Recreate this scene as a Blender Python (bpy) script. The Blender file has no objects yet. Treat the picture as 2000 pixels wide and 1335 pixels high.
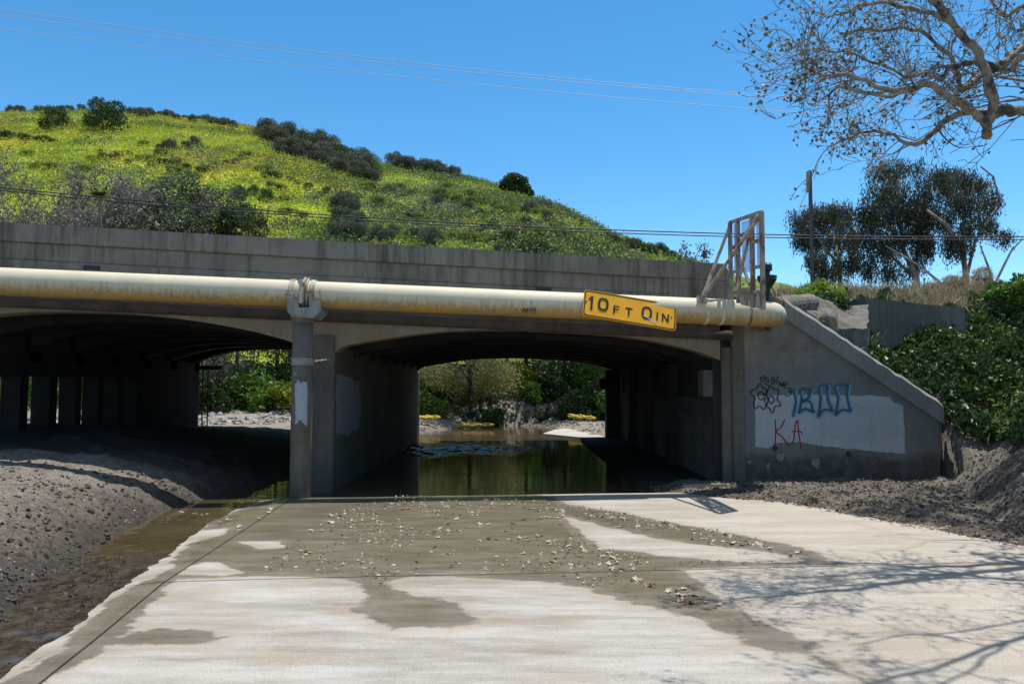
import bpy, bmesh, math, random
import numpy as np
from mathutils import Vector

# ------------------------------------------------------------------ camera, world, sun
SC = bpy.context.scene
COL = SC.collection
F, CX, CY, EYE = 1500.0, 1000.0, 667.5, 1.9
PITCH = math.atan(82.5 / F)
cam_d = bpy.data.cameras.new('camera')
cam = bpy.data.objects.new('camera', cam_d)
COL.objects.link(cam)
cam_d.sensor_width = 36
cam_d.lens = 36 * F / 2000
cam_d.clip_start, cam_d.clip_end = 0.1, 3000
cam.location = (0, 0, EYE)
cam.rotation_euler = (math.pi / 2 + PITCH, 0, 0)
SC.camera = cam

SUNV = Vector((0.20, 0.15, 1.0)).normalized()
ELEV = math.asin(SUNV.z)
AZ = math.atan2(SUNV.x, SUNV.y)
w = bpy.data.worlds.new('World')
SC.world = w
w.use_nodes = True
nt = w.node_tree
bg = nt.nodes['Background']
sky = nt.nodes.new('ShaderNodeTexSky')
sky.sky_type = 'NISHITA'
sky.sun_disc = False
sky.sun_elevation = ELEV
sky.sun_rotation = AZ
sky.altitude = 1500
sky.air_density = 1.0
sky.dust_density = 0.0
sky.ozone_density = 3.0
hs = nt.nodes.new('ShaderNodeHueSaturation')
tcw = nt.nodes.new('ShaderNodeTexCoord'); sxw = nt.nodes.new('ShaderNodeSeparateXYZ'); mrw = nt.nodes.new('ShaderNodeMapRange')
nt.links.new(tcw.outputs['Generated'], sxw.inputs[0]); nt.links.new(sxw.outputs[2], mrw.inputs[0])
for i_, v_ in enumerate((.48, .76, 1.27, .58)): mrw.inputs[1 + i_].default_value = v_      # deep blue low in the sky, paler round the high sun
nt.links.new(mrw.outputs[0], hs.inputs['Saturation'])
hs.inputs['Hue'].default_value = 0.490
nt.links.new(sky.outputs[0], hs.inputs['Color'])
nt.links.new(hs.outputs[0], bg.inputs[0])
bg.inputs[1].default_value = 0.15
sd = bpy.data.lights.new('sun', 'SUN')
sd.energy = 3.9
sd.angle = math.radians(0.5)
sd.color = (1, 0.965, 0.91)
so = bpy.data.objects.new('sun', sd)
COL.objects.link(so)
so.rotation_euler = SUNV.to_track_quat('Z', 'Y').to_euler()
so.location = (0, 0, 60)
SC.view_settings.view_transform = 'Standard'
SC.view_settings.look = 'None'
SC.view_settings.exposure = 0.36
SC.view_settings.gamma = 1
SC.cycles.max_bounces = 8
SC.cycles.transparent_max_bounces = 12

# ------------------------------------------------------------------ helpers: measuring
K = 0.095
_c, _s = math.cos(PITCH), math.sin(PITCH)
def ray(px, py):
    xc, yc = (px - CX) / F, -(py - CY) / F
    return (xc, _c - yc * _s, _s + yc * _c)
def at(px, py, Y):
    d = ray(px, py); t = Y / d[1]
    return Vector((d[0] * t, Y, EYE + d[2] * t))
def gz(px, py, z=0.0):
    d = ray(px, py); t = (z - EYE) / d[2]
    return Vector((d[0] * t, d[1] * t, z))
def fp(px, py, c):                       # point on the vertical plane y = c + K x
    d = ray(px, py); t = c / (d[1] - K * d[0])
    return Vector((d[0] * t, d[1] * t, EYE + d[2] * t))

rng = np.random.default_rng(7)
random.seed(7)

def _hash(ix, iy, seed):
    h = (ix * 374761393 + iy * 668265263 + seed * 1442695041) & 0xffffffff
    h = ((h ^ (h >> 13)) * 1274126177) & 0xffffffff
    return ((h ^ (h >> 16)) & 0xffff) / 65535.0
def vnoise(x, y, seed=0):
    x = np.asarray(x, float); y = np.asarray(y, float)
    ix, iy = np.floor(x).astype(np.int64), np.floor(y).astype(np.int64)
    fx, fy = x - ix, y - iy
    fx, fy = fx * fx * (3 - 2 * fx), fy * fy * (3 - 2 * fy)
    a = _hash(ix, iy, seed); b = _hash(ix + 1, iy, seed)
    c = _hash(ix, iy + 1, seed); d = _hash(ix + 1, iy + 1, seed)
    return (a * (1 - fx) + b * fx) * (1 - fy) + (c * (1 - fx) + d * fx) * fy
def fbm(x, y, oct=4, seed=0):
    s, a, t = 0.0, 0.5, 0.0
    for o in range(oct):
        s = s + a * vnoise(np.asarray(x) * 2 ** o, np.asarray(y) * 2 ** o, seed + o)
        t += a; a *= 0.55
    return s / t * 2 - 1
def sstep(a, b, x):
    t = np.clip((np.asarray(x, float) - a) / (b - a), 0, 1)
    return t * t * (3 - 2 * t)

# ------------------------------------------------------------------ helpers: objects
def link(o, parent=None):
    COL.objects.link(o)
    if parent is not None: o.parent = parent
    return o
def tag(o, label=None, cat=None, group=None, kind=None):
    if label: o['label'] = label
    if cat: o['category'] = cat
    if group: o['group'] = group
    if kind: o['kind'] = kind
    return o
def thing(name, label, cat, loc=(0, 0, 0), group=None):
    o = link(bpy.data.objects.new(name, None))
    o.location = loc
    o.empty_display_size = 0.2
    return tag(o, label, cat, group)

class MB:
    def __init__(s): s.v = []; s.f = []; s.m = []
    def add(s, vs, fs, mi=0):
        b = len(s.v); s.v += [tuple(v) for v in vs]
        s.f += [[b + i for i in f] for f in fs]; s.m += [mi] * len(fs)
    def prism(s, a, b, mi=0):            # two matching rings of points
        n = len(a)
        fs = [list(range(n))[::-1], [n + i for i in range(n)]]
        fs += [[i, (i + 1) % n, n + (i + 1) % n, n + i] for i in range(n)]
        s.add(list(a) + list(b), fs, mi)
    def box(s, x0, x1, y0, y1, z0, z1, mi=0):
        s.prism([(x0, y0, z0), (x1, y0, z0), (x1, y0, z1), (x0, y0, z1)],
                [(x0, y1, z0), (x1, y1, z0), (x1, y1, z1), (x0, y1, z1)], mi)
    def sk(s, poly, w0, w1, c, mi=0):    # (x, z) outline extruded in depth along the skewed bridge
        s.prism([(x, c + K * x + w0, z) for x, z in poly], [(x, c + K * x + w1, z) for x, z in poly], mi)
    def tube(s, pts, rad, sides=6, cap=True, mi=0):
        pts = [Vector(p) for p in pts]; n = len(pts)
        if not hasattr(rad, '__len__'): rad = [rad] * n
        vs = []; up = None
        for i, p in enumerate(pts):
            t = (pts[min(i + 1, n - 1)] - pts[max(i - 1, 0)])
            if t.length < 1e-9: t = Vector((0, 0, 1))
            t.normalize()
            if up is None: up = Vector((0, 0, 1)) if abs(t.z) < .9 else Vector((1, 0, 0))
            a = t.cross(up)
            if a.length < 1e-6: a = t.orthogonal()
            a.normalize(); b = a.cross(t).normalized(); up = b
            for k in range(sides):
                q = 2 * math.pi * k / sides
                vs.append(p + (a * math.cos(q) + b * math.sin(q)) * rad[i])
        fs = [[i * sides + k, i * sides + (k + 1) % sides, (i + 1) * sides + (k + 1) % sides, (i + 1) * sides + k]
              for i in range(n - 1) for k in range(sides)]
        if cap:
            fs.append(list(range(sides))[::-1]); fs.append([(n - 1) * sides + k for k in range(sides)])
        s.add(vs, fs, mi)
    def bar(s, a, b, wd, th=None, mi=0):  # rectangular bar between two points
        a, b = Vector(a), Vector(b); th = th or wd
        t = (b - a).normalized()
        u = t.cross(Vector((0, 1, 0)))
        if u.length < 1e-3: u = t.cross(Vector((1, 0, 0)))
        u.normalize(); v = t.cross(u).normalized()
        r = lambda p: [p + u * wd / 2 + v * th / 2, p - u * wd / 2 + v * th / 2, p - u * wd / 2 - v * th / 2, p + u * wd / 2 - v * th / 2]
        s.prism(r(a), r(b), mi)
    def lathe(s, c, prof, sides=20, mi=0):
        c = Vector(c); vs = []
        for r, z in prof:
            for k in range(sides):
                q = 2 * math.pi * k / sides
                vs.append((c.x + r * math.cos(q), c.y + r * math.sin(q), c.z + z))
        n = len(prof)
        fs = [[i * sides + k, i * sides + (k + 1) % sides, (i + 1) * sides + (k + 1) % sides, (i + 1) * sides + k]
              for i in range(n - 1) for k in range(sides)]
        fs += [list(range(sides))[::-1], [(n - 1) * sides + k for k in range(sides)]]
        s.add(vs, fs, mi)
    def build(s, name, mat, parent=None, smooth=False, bevel=0, origin=None, fix=True):
        me = bpy.data.meshes.new(name)
        vs = s.v
        if origin is not None:
            o0 = Vector(origin); vs = [tuple(Vector(v) - o0) for v in vs]
        me.from_pydata(vs, [], s.f)
        for m in (mat if isinstance(mat, (list, tuple)) else [mat]): me.materials.append(m)
        if any(s.m): me.polygons.foreach_set('material_index', s.m)
        if fix:
            bm = bmesh.new(); bm.from_mesh(me)
            bmesh.ops.recalc_face_normals(bm, faces=bm.faces)
            if bevel:
                es = [e for e in bm.edges if len(e.link_faces) == 2 and e.calc_face_angle(0) > 0.6]
                try: bmesh.ops.bevel(bm, geom=es, offset=bevel, segments=2, affect='EDGES', clamp_overlap=True)
                except Exception: pass
            bm.to_mesh(me); bm.free()
        if smooth: me.polygons.foreach_set('use_smooth', [True] * len(me.polygons))
        me.update()
        o = bpy.data.objects.new(name, me)
        if origin is not None: o.location = origin
        link(o, parent)
        if parent is not None and origin is None and parent.type == 'EMPTY':
            o.location = -Vector(parent.location)      # children are modelled in world space
        return o

def np_mesh(name, verts, quads, mat, attrs=None, smooth=False):
    me = bpy.data.meshes.new(name)
    nv, nf, kk = len(verts), len(quads), quads.shape[1]
    me.vertices.add(nv); me.vertices.foreach_set('co', np.ascontiguousarray(verts, np.float32).ravel())
    me.loops.add(nf * kk); me.loops.foreach_set('vertex_index', np.ascontiguousarray(quads, np.int32).ravel())
    me.polygons.add(nf)
    me.polygons.foreach_set('loop_start', np.arange(0, nf * kk, kk, dtype=np.int32))
    me.polygons.foreach_set('use_smooth', np.full(nf, smooth))
    for an, av in (attrs or {}).items():
        a = me.attributes.new(an, 'FLOAT', 'POINT'); a.data.foreach_set('value', np.ascontiguousarray(av, np.float32))
    me.update(calc_edges=True); me.validate()
    for m in (mat if isinstance(mat, (list, tuple)) else [mat]): me.materials.append(m)
    return me
def np_obj(name, me, parent=None, loc=None):
    o = bpy.data.objects.new(name, me)
    link(o, parent)
    if loc is not None: o.location = loc
    elif parent is not None and parent.type == 'EMPTY': o.location = -Vector(parent.location)
    return o
def grid_mesh(name, X, Y, Z, mat, attrs=None, smooth=True):
    ny, nx = X.shape
    v = np.stack([X, Y, Z], -1).reshape(-1, 3)
    i = np.arange(ny * nx).reshape(ny, nx)
    q = np.stack([i[:-1, :-1], i[:-1, 1:], i[1:, 1:], i[1:, :-1]], -1).reshape(-1, 4)
    return np_mesh(name, v, q, mat, {k: a.reshape(-1) for k, a in (attrs or {}).items()}, smooth)

# ------------------------------------------------------------------ helpers: materials
class NT:
    def __init__(s, name):
        s.m = bpy.data.materials.new(name); s.m.use_nodes = True
        s.t = s.m.node_tree; s.p = s.t.nodes['Principled BSDF']; s.out = s.t.nodes['Material Output']
        s.geo = s.n('ShaderNodeNewGeometry')
    def n(s, typ, **kw):
        x = s.t.nodes.new(typ)
        for k, v in kw.items(): setattr(x, k, v)
        return x
    def put(s, sock, val):
        if isinstance(val, bpy.types.NodeSocket): s.t.links.new(val, sock)
        else: sock.default_value = val if not (isinstance(val, tuple) and len(val) == 3 and len(sock.default_value) == 4) else (*val, 1)
    def pos(s, sc=(1, 1, 1), src=None):
        mp = s.n('ShaderNodeMapping'); s.put(mp.inputs['Vector'], src or s.geo.outputs['Position'])
        mp.inputs['Scale'].default_value = sc
        return mp.outputs[0]
    def noise(s, scale, detail=5, rough=.6, vec=None, sc=(1, 1, 1), dist=0.0):
        x = s.n('ShaderNodeTexNoise'); x.inputs['Scale'].default_value = scale
        x.inputs['Detail'].default_value = detail; x.inputs['Roughness'].default_value = rough
        x.inputs['Distortion'].default_value = dist
        s.put(x.inputs['Vector'], vec if vec is not None else s.pos(sc))
        return x.outputs['Fac']
    def voro(s, scale, sc=(1, 1, 1), feature='F1'):
        x = s.n('ShaderNodeTexVoronoi', feature=feature); x.inputs['Scale'].default_value = scale
        s.put(x.inputs['Vector'], s.pos(sc)); return x.outputs['Distance']
    def math(s, op, a, b=0.0, c=None):
        x = s.n('ShaderNodeMath', operation=op); s.put(x.inputs[0], a); s.put(x.inputs[1], b)
        if c is not None: s.put(x.inputs[2], c)
        return x.outputs[0]
    def mr(s, v, a, b, c=0.0, d=1.0, smooth=False):
        x = s.n('ShaderNodeMapRange'); x.clamp = True
        if smooth: x.interpolation_type = 'SMOOTHSTEP'
        for i, q in enumerate((v, a, b, c, d)): s.put(x.inputs[i], q)
        return x.outputs[0]
    def mix(s, f, a, b, mode='MIX'):
        x = s.n('ShaderNodeMix', data_type='RGBA', blend_type=mode); s.put(x.inputs[0], f)
        s.put(x.inputs[6], a); s.put(x.inputs[7], b); return x.outputs[2]
    def ramp(s, f, stops):
        x = s.n('ShaderNodeValToRGB'); e = x.color_ramp.elements
        while len(e) < len(stops): e.new(.5)
        for i, (p, c) in enumerate(stops): e[i].position = p; e[i].color = (*c, 1) if len(c) == 3 else c
        s.put(x.inputs[0], f); return x.outputs[0]
    def attr(s, name): return s.n('ShaderNodeAttribute', attribute_name=name).outputs['Fac']
    def sep(s, v=None):
        x = s.n('ShaderNodeSeparateXYZ'); s.put(x.inputs[0], v or s.geo.outputs['Position']); return x.outputs
    def bump(s, h, strength=.5, dist=.02, normal=None):
        x = s.n('ShaderNodeBump'); x.inputs['Strength'].default_value = strength; x.inputs['Distance'].default_value = dist
        s.put(x.inputs['Height'], h)
        if normal: s.put(x.inputs['Normal'], normal)
        return x.outputs[0]
    def done(s, col=None, rough=None, normal=None, spec=None, metal=None):
        if col is not None: s.put(s.p.inputs['Base Color'], col)
        if rough is not None: s.put(s.p.inputs['Roughness'], rough)
        if normal is not None: s.put(s.p.inputs['Normal'], normal)
        if spec is not None: s.put(s.p.inputs['Specular IOR Level'], spec)
        if metal is not None: s.put(s.p.inputs['Metallic'], metal)
        return s.m

def concrete(name, c, var=.35, streak=.5, dark=(.05, .045, .04), bump=.4, tan=None):
    n = NT(name)
    d = tuple(x * (1 - var) for x in c); l = tuple(min(1, x * (1 + var * .6)) for x in c)
    big = n.noise(.9, 6, .65)
    col = n.ramp(big, [(.3, d), (.5, c), (.72, l)])
    st = n.noise(1.0, 5, .7, sc=(3.2, 3.2, .22))
    col = n.mix(n.math('MULTIPLY', n.mr(st, .5, .72), streak), col, dark)
    st2 = n.noise(1.0, 6, .75, sc=(11, 11, .5))
    col = n.mix(n.math('MULTIPLY', n.math('MULTIPLY', n.mr(st2, .46, .66), n.mr(n.noise(.7, 4, .6), .35, .6)), streak * .8), col, dark)
    st3 = n.noise(1.0, 4, .7, sc=(6, 6, .35))
    col = n.mix(n.math('MULTIPLY', n.mr(st3, .56, .7), streak * .35), col, l)
    board = n.noise(1.0, 3, .5, sc=(.5, .5, 9))
    col = n.mix(n.math('MULTIPLY', n.mr(board, .45, .65), .16), col, d)
    if tan: col = n.mix(n.mr(n.noise(.55, 5, .6), .5, .68), col, tan)
    fine = n.noise(38, 4, .7)
    col = n.mix(.18, col, n.ramp(fine, [(.3, (0, 0, 0)), (.7, (1, 1, 1))]), 'OVERLAY')
    pit = n.mr(n.voro(26), .0, .16)
    h = n.math('ADD', n.math('MULTIPLY', fine, .5), n.math('ADD', n.math('MULTIPLY', pit, .3), n.math('MULTIPLY', n.noise(5, 4, .6), .9)))
    return n.done(col, .9, n.bump(h, bump, .02), .25)

def leafmat(name, stops, trans=.28, rough=.5, spec=.35):
    n = NT(name)
    t = n.attr('tint')
    col = n.ramp(t, stops)
    n.done(col, rough, None, spec)
    tr = n.n('ShaderNodeBsdfTranslucent'); n.put(tr.inputs[0], n.mix(.5, col, (.35, .4, .03), 'MULTIPLY') if False else col)
    ms = n.n('ShaderNodeMixShader'); ms.inputs[0].default_value = trans
    n.t.links.new(n.p.outputs[0], ms.inputs[1]); n.t.links.new(tr.outputs[0], ms.inputs[2])
    n.t.links.new(ms.outputs[0], n.out.inputs[0])
    return n.m

def barkmat(name, a, b, scale=6, sc=(1, 1, .5)):
    n = NT(name)
    v = n.noise(scale, 5, .65, sc=sc)
    return n.done(n.ramp(v, [(.38, a), (.56, b)]), .9, n.bump(n.noise(scale * 5, 4, .7), .5, .01), .2)

def plain(name, c, rough=.7, var=.25, scale=8, metal=0.0, rust=None, bump=.2, spec=.4):
    n = NT(name)
    v = n.noise(scale, 5, .65)
    col = n.ramp(v, [(.3, tuple(x * (1 - var) for x in c)), (.7, tuple(min(1, x * (1 + var)) for x in c))])
    if rust: col = n.mix(n.mr(n.noise(scale * .8, 6, .7, sc=(1, 1, .4)), .48, .6), col, rust)
    return n.done(col, rough, n.bump(n.noise(scale * 6, 3, .6), bump, .006), spec, metal)

M = {}
M['parapet'] = concrete('parapet concrete', (.225, .203, .168), .34, .9, (.05, .043, .034))
M['spandrel'] = concrete('spandrel concrete', (.30, .25, .185), .32, .5, tan=(.26, .19, .115))
M['pier'] = concrete('pier concrete', (.155, .135, .107), .35, .6, tan=(.12, .095, .065))
M['interior'] = concrete('painted shade soffit concrete', (.040, .038, .036), .3, .5, (.015, .015, .015))  # near-black colour paints in the shade under the deck
M['inner_pier'] = concrete('painted shade pier concrete', (.032, .031, .030), .3, .5, (.012, .012, .012))  # deep shade painted into the slotted pier and the inner footing
_n = None
def wing_material():
    m_ = concrete('wing wall concrete', (.19, .182, .168), .16, .3, tan=(.165, .158, .143))
    t = m_.node_tree; N_ = NT.__new__(NT); N_.m = m_; N_.t = t; N_.p = t.nodes['Principled BSDF']; N_.geo = t.nodes['Geometry']
    sock = N_.p.inputs['Base Color'].links[0].from_socket
    z = N_.sep()[2]
    raw = N_.ramp(N_.noise(2.2, 6, .7), [(.3, (.11, .095, .075)), (.5, (.20, .175, .14)), (.7, (.29, .25, .20))])
    up = N_.mr(N_.math('ADD', z, N_.math('MULTIPLY', N_.noise(1.2, 3), .25)), 2.36, 2.44)
    low = N_.mr(N_.math('ADD', z, N_.math('MULTIPLY', N_.math('SUBTRACT', N_.noise(1.4, 5, .65), .5), .7)), .62, .40)
    c = N_.mix(N_.math('MULTIPLY', up, .8), sock, raw)
    dirt = N_.ramp(N_.noise(3.5, 6, .75), [(.35, (.045, .038, .032)), (.55, (.095, .082, .07)), (.68, (.17, .145, .125))])
    c = N_.mix(N_.math('MULTIPLY', low, .85), c, dirt)
    N_.put(N_.p.inputs['Base Color'], c); return m_
M['wing'] = wing_material()
M['coping'] = concrete('coping concrete', (.23, .22, .20), .25, .3)
M['column'] = concrete('column concrete', (.19, .162, .122), .4, .75, tan=(.13, .10, .062))
M['light_concrete'] = concrete('weathered concrete with painted dapple', (.20, .18, .15), .6, .9, bump=1.0)  # strong mottling paints the tree's dappled shade into the concrete
M['mid_concrete'] = concrete('grey block concrete', (.17, .158, .132), .35, .6)
M['white_patch'] = concrete('pale cover paint', (.42, .42, .42), .14, .3, (.24, .23, .22), .2)
M['grey_patch'] = concrete('grey cover paint', (.27, .265, .26), .14, .25, (.15, .15, .15), .2)
M['pink_patch'] = concrete('pinkish bare concrete', (.33, .25, .21), .2, .2)
M['rust_pipe'] = plain('rusty conduit', (.07, .053, .045), .85, .4, 3)
M['steel_rust'] = plain('rusty painted steel', (.36, .30, .24), .7, .25, 7, rust=(.16, .085, .05))
M['steel_cream'] = plain('weathered cream steel', (.48, .44, .36), .65, .2, 7, rust=(.25, .15, .09))
M['saddle'] = plain('painted grey saddle', (.27, .26, .24), .6, .2, 9, rust=(.22, .19, .15))
M['dark_green'] = plain('dark green valve paint', (.006, .02, .02), .4, .3, 9)
M['black_rubber'] = plain('dark metal', (.03, .03, .03), .6)
M['sign_yellow'] = plain('sign yellow', (.86, .40, .010), .45, .10, 5)
M['sign_black'] = plain('sign black', (.02, .016, .012), .5)
M['scrape'] = plain('scraped bare aluminium', (.55, .55, .55), .5)
M['spray_black'] = plain('black spray paint', (.012, .012, .014), .6)
M['spray_red'] = plain('red spray paint', (.30, .015, .012), .6)
M['spray_blue'] = plain('blue spray paint', (.03, .10, .16), .6, .3)
M['spray_pale'] = plain('pale blue spray paint', (.26, .42, .56), .6, .2)
n = NT('spray mist')
n.done((.05, .16, .25), .7)
tb = n.n('ShaderNodeBsdfTransparent'); ms = n.n('ShaderNodeMixShader'); n.put(ms.inputs[0], n.mr(n.noise(60, 3, .8), .42, .7, .0, .55))
n.t.links.new(tb.outputs[0], ms.inputs[1]); n.t.links.new(n.p.outputs[0], ms.inputs[2]); n.t.links.new(ms.outputs[0], n.out.inputs[0])
M['mist'] = n.m
M['white_patch_b'] = concrete('second cover coat', (.38, .385, .39), .12, .25, (.24, .23, .22), .2)
M['wire'] = plain('black cable', (.02, .02, .022), .6)
M['wire_light'] = plain('bare aluminium cable', (.45, .5, .6), .5)
M['pole'] = plain('grey sign post', (.09, .08, .075), .6)
M['boom'] = plain('yellow boom fabric', (.46, .33, .03), .7, .45, 5)
M['debris'] = plain('bleached driftwood', (.42, .38, .33), .9)
M['house_wall'] = plain('pale stucco', (.5, .5, .48), .9)
M['house_roof'] = plain('grey roof', (.28, .29, .31), .8)
M['glass_dark'] = plain('dark window', (.03, .04, .05), .1)
M['fence_wood'] = plain('grey fence boards', (.18, .19, .18), .9)
M['asphalt'] = plain('asphalt', (.05, .05, .05), .9)

# translucent plastic sheeting of the guard
n = NT('plastic sheeting')
n.done((.62, .66, .80), .5)
tb = n.n('ShaderNodeBsdfTransparent'); tb.inputs[0].default_value = (.85, .88, 1, 1)
ms = n.n('ShaderNodeMixShader'); n.put(ms.inputs[0], n.mr(n.noise(3), .35, .7, .25, .6))
n.t.links.new(tb.outputs[0], ms.inputs[1]); n.t.links.new(n.p.outputs[0], ms.inputs[2]); n.t.links.new(ms.outputs[0], n.out.inputs[0])
M['sheet'] = n.m

# pipe: cream paint, ochre and black stains on its lower half
n = NT('stained cream pipe paint')
u = n.attr('under')
base = n.ramp(n.noise(1.5, 5), [(.3, (.60, .52, .36)), (.7, (.70, .62, .45))])
och = n.ramp(n.noise(2.2, 5, sc=(1, 1, 1)), [(.32, (.42, .28, .12)), (.62, (.54, .37, .14))])
streak = n.noise(1, 6, .75, sc=(13, 13, 1.2))
low = n.mr(n.math('ADD', u, n.mr(streak, .3, .7, -.35, .35)), -.05, .45)
col = n.mix(low, base, n.mix(.5, och, (.50, .40, .26)))
col = n.mix(n.mr(n.math('ADD', u, n.mr(streak, .3, .7, -.3, .3)), .35, .8), col, n.mix(n.mr(n.noise(.6, 3), .4, .6), (.50, .29, .06), (.38, .26, .11)))
blk = n.math('MULTIPLY', n.mr(n.noise(1, 6, .8, sc=(22, 22, 5)), .50, .60), n.math('MULTIPLY', n.mr(u, .0, .45), n.mr(u, .95, .6)))
blk = n.math('MULTIPLY', blk, n.mr(n.noise(.5, 3), .38, .58, .1, .85))
col = n.mix(blk, col, (.06, .05, .03))
tick = n.math('MULTIPLY', n.mr(n.noise(1, 3, .6, sc=(9, 9, .4)), .66, .70), n.mr(u, -.75, -.1, .0, .6))
col = n.mix(tick, col, (.10, .09, .07))
M['pipe'] = n.done(col, .62, n.bump(n.noise(20, 4), .12, .01), .4)

# mud and gravel banks
n = NT('mud')
big = n.noise(.6, 6, .65)
dry = n.attr('dry')
col = n.ramp(big, [(.3, (.092, .074, .056)), (.5, (.155, .127, .097)), (.7, (.215, .18, .14))])
dcol = n.ramp(n.noise(1.3, 6, .7), [(.3, (.245, .21, .17)), (.5, (.37, .32, .26)), (.72, (.46, .405, .335))])
col = n.mix(dry, col, dcol)
grit = n.noise(24, 6, .75)
col = n.mix(.35, col, n.ramp(grit, [(.34, (0, 0, 0)), (.68, (1, 1, 1))]), 'OVERLAY')
crev = n.noise(11, 8, .78, dist=.6)
col = n.mix(.6, col, n.ramp(crev, [(.36, (.12, .12, .12)), (.5, (.5, .5, .5)), (.66, (.92, .91, .9))]), 'OVERLAY')  # crevice shade painted into the mud colour, following the bump
peb = n.voro(16)
col = n.mix(n.math('MULTIPLY', n.mr(peb, .22, .12), .35), col, (.34, .32, .29))
damp_shade = n.attr('damp')  # damp mud by the water, painted shade under the bridge
col = n.mix(damp_shade, col, n.mix(.5, col, (.02, .017, .014)))
h = n.math('ADD', n.math('ADD', n.math('MULTIPLY', n.noise(7, 6, .7), 1.0), n.math('MULTIPLY', crev, 1.2)), n.math('ADD', n.math('MULTIPLY', grit, .45), n.math('MULTIPLY', n.mr(peb, .3, .05), .25)))
M['mud'] = n.done(col, n.mr(damp_shade, 0, 1, .92, .55), n.bump(h, .9, .06), .3)

# creek water
n = NT('creek water')
px_, py_, pz_ = n.sep()
h = n.math('ADD', n.math('MULTIPLY', n.noise(1, 3, .5, sc=(1.2, 3.2, 1)), .008), n.math('MULTIPLY', n.noise(1, 4, .6, sc=(7, 11, 1)), .0008))
col = n.mix(n.mr(py_, 9.4, 8.2), n.ramp(n.noise(.7, 4), [(.35, (.060, .045, .022)), (.65, (.095, .072, .036))]), n.ramp(n.noise(9, 5, .7), [(.38, (.03, .024, .018)), (.62, (.085, .07, .052))]))
n.p.inputs['IOR'].default_value = 1.33
M['water'] = n.done(col, .025, n.bump(h, .55, 1.0), .5)

# concrete slab, dry and wet
n = NT('slab concrete')
wet = n.attr('wet')
edge = n.math('ADD', n.math('MULTIPLY', n.math('SUBTRACT', n.noise(1.0, 7, .68, sc=(1.3, 3.2, 1)), .5), .42), n.math('MULTIPLY', n.math('SUBTRACT', n.noise(11, 5, .7), .5), .16))
wf = n.math('ADD', wet, edge)
damp = n.mr(wf, -.035, .03, smooth=True)
halo = n.mr(wf, -.22, .0, smooth=True)
film = n.math('MULTIPLY', n.mr(wf, .10, .22, smooth=True), n.mr(n.noise(1, 5, .65, sc=(1.1, 3, 1)), .36, .5, .25, 1))
a = n.noise(1, 6, .66, sc=(.55, 2.6, 1))
b = n.noise(1, 6, .7, sc=(1.3, 9, 1))
col = n.ramp(a, [(.3, (.215, .178, .138)), (.45, (.315, .282, .235)), (.62, (.425, .40, .355))])
col = n.mix(n.mr(b, .48, .68, 0, .5), col, (.49, .468, .42))
col = n.mix(n.mr(n.noise(1, 6, .75, sc=(.8, 3.4, 1)), .52, .68, 0, .7), col, (.33, .26, .18))
tanx = n.mr(px_ if False else n.sep()[0], 1.0, 3.5, 0, .45)
col = n.mix(tanx, col, (.47, .40, .31))
spk = n.noise(75, 4, .8)
col = n.mix(.26, col, n.ramp(spk, [(.36, (0, 0, 0)), (.66, (1, 1, 1))]), 'OVERLAY')
col = n.mix(n.mr(n.noise(9, 5, .8), .60, .68, 0, .45), col, (.2, .16, .12))
col = n.mix(n.math('MULTIPLY', halo, .5), col, (.32, .26, .19))
wcol = n.ramp(n.noise(1, 5, .7, sc=(1.2, 4, 1)), [(.28, (.115, .092, .06)), (.48, (.19, .163, .115)), (.7, (.30, .268, .20))])
wcol = n.mix(film, n.mix(.4, wcol, (.15, .12, .098)), n.mix(.35, wcol, (.19, .175, .118)))
wcol = n.mix(.22, wcol, n.ramp(spk, [(.36, (0, 0, 0)), (.66, (1, 1, 1))]), 'OVERLAY')
col = n.mix(damp, col, wcol)
h = n.math('ADD', n.math('MULTIPLY', n.noise(42, 4, .7), .5), n.math('MULTIPLY', n.noise(1, 5, .6, sc=(3, 14, 1)), .7))
bmp = n.n('ShaderNodeBump'); bmp.inputs['Distance'].default_value = .012
n.put(bmp.inputs['Height'], h); n.put(bmp.inputs['Strength'], n.mr(film, 0, 1, .42, .06))
rg = n.mix(film, n.mix(damp, (.9, .9, .9), (.42, .42, .42)), (.05, .05, .05))
M['slab'] = n.done(col, rg, bmp.outputs[0], .45)

# hill grass
n = NT('hill grass')
v1 = n.noise(.035, 6, .62); v2 = n.noise(.16, 6, .7)
col = n.ramp(n.math('ADD', n.math('MULTIPLY', v1, .55), n.math('MULTIPLY', v2, .45)), [(.36, (.13, .18, .04)), (.43, (.25, .33, .04)), (.50, (.38, .46, .04)), (.57, (.52, .46, .06)), (.66, (.42, .36, .11))])
rgt = n.mr(n.math('DIVIDE', n.sep()[0], n.sep()[1]), -.28, -.10)
col = n.mix(rgt, col, n.ramp(v2, [(.35, (.09, .13, .04)), (.5, (.17, .23, .055)), (.65, (.30, .33, .07))]))
col = n.mix(.5, col, n.ramp(n.noise(.9, 5, .75), [(.34, (0, 0, 0)), (.66, (1, 1, 1))]), 'OVERLAY')
M['hill'] = n.done(col, .95, n.bump(n.noise(.6, 6, .7), 1.0, .8), .1)

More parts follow.
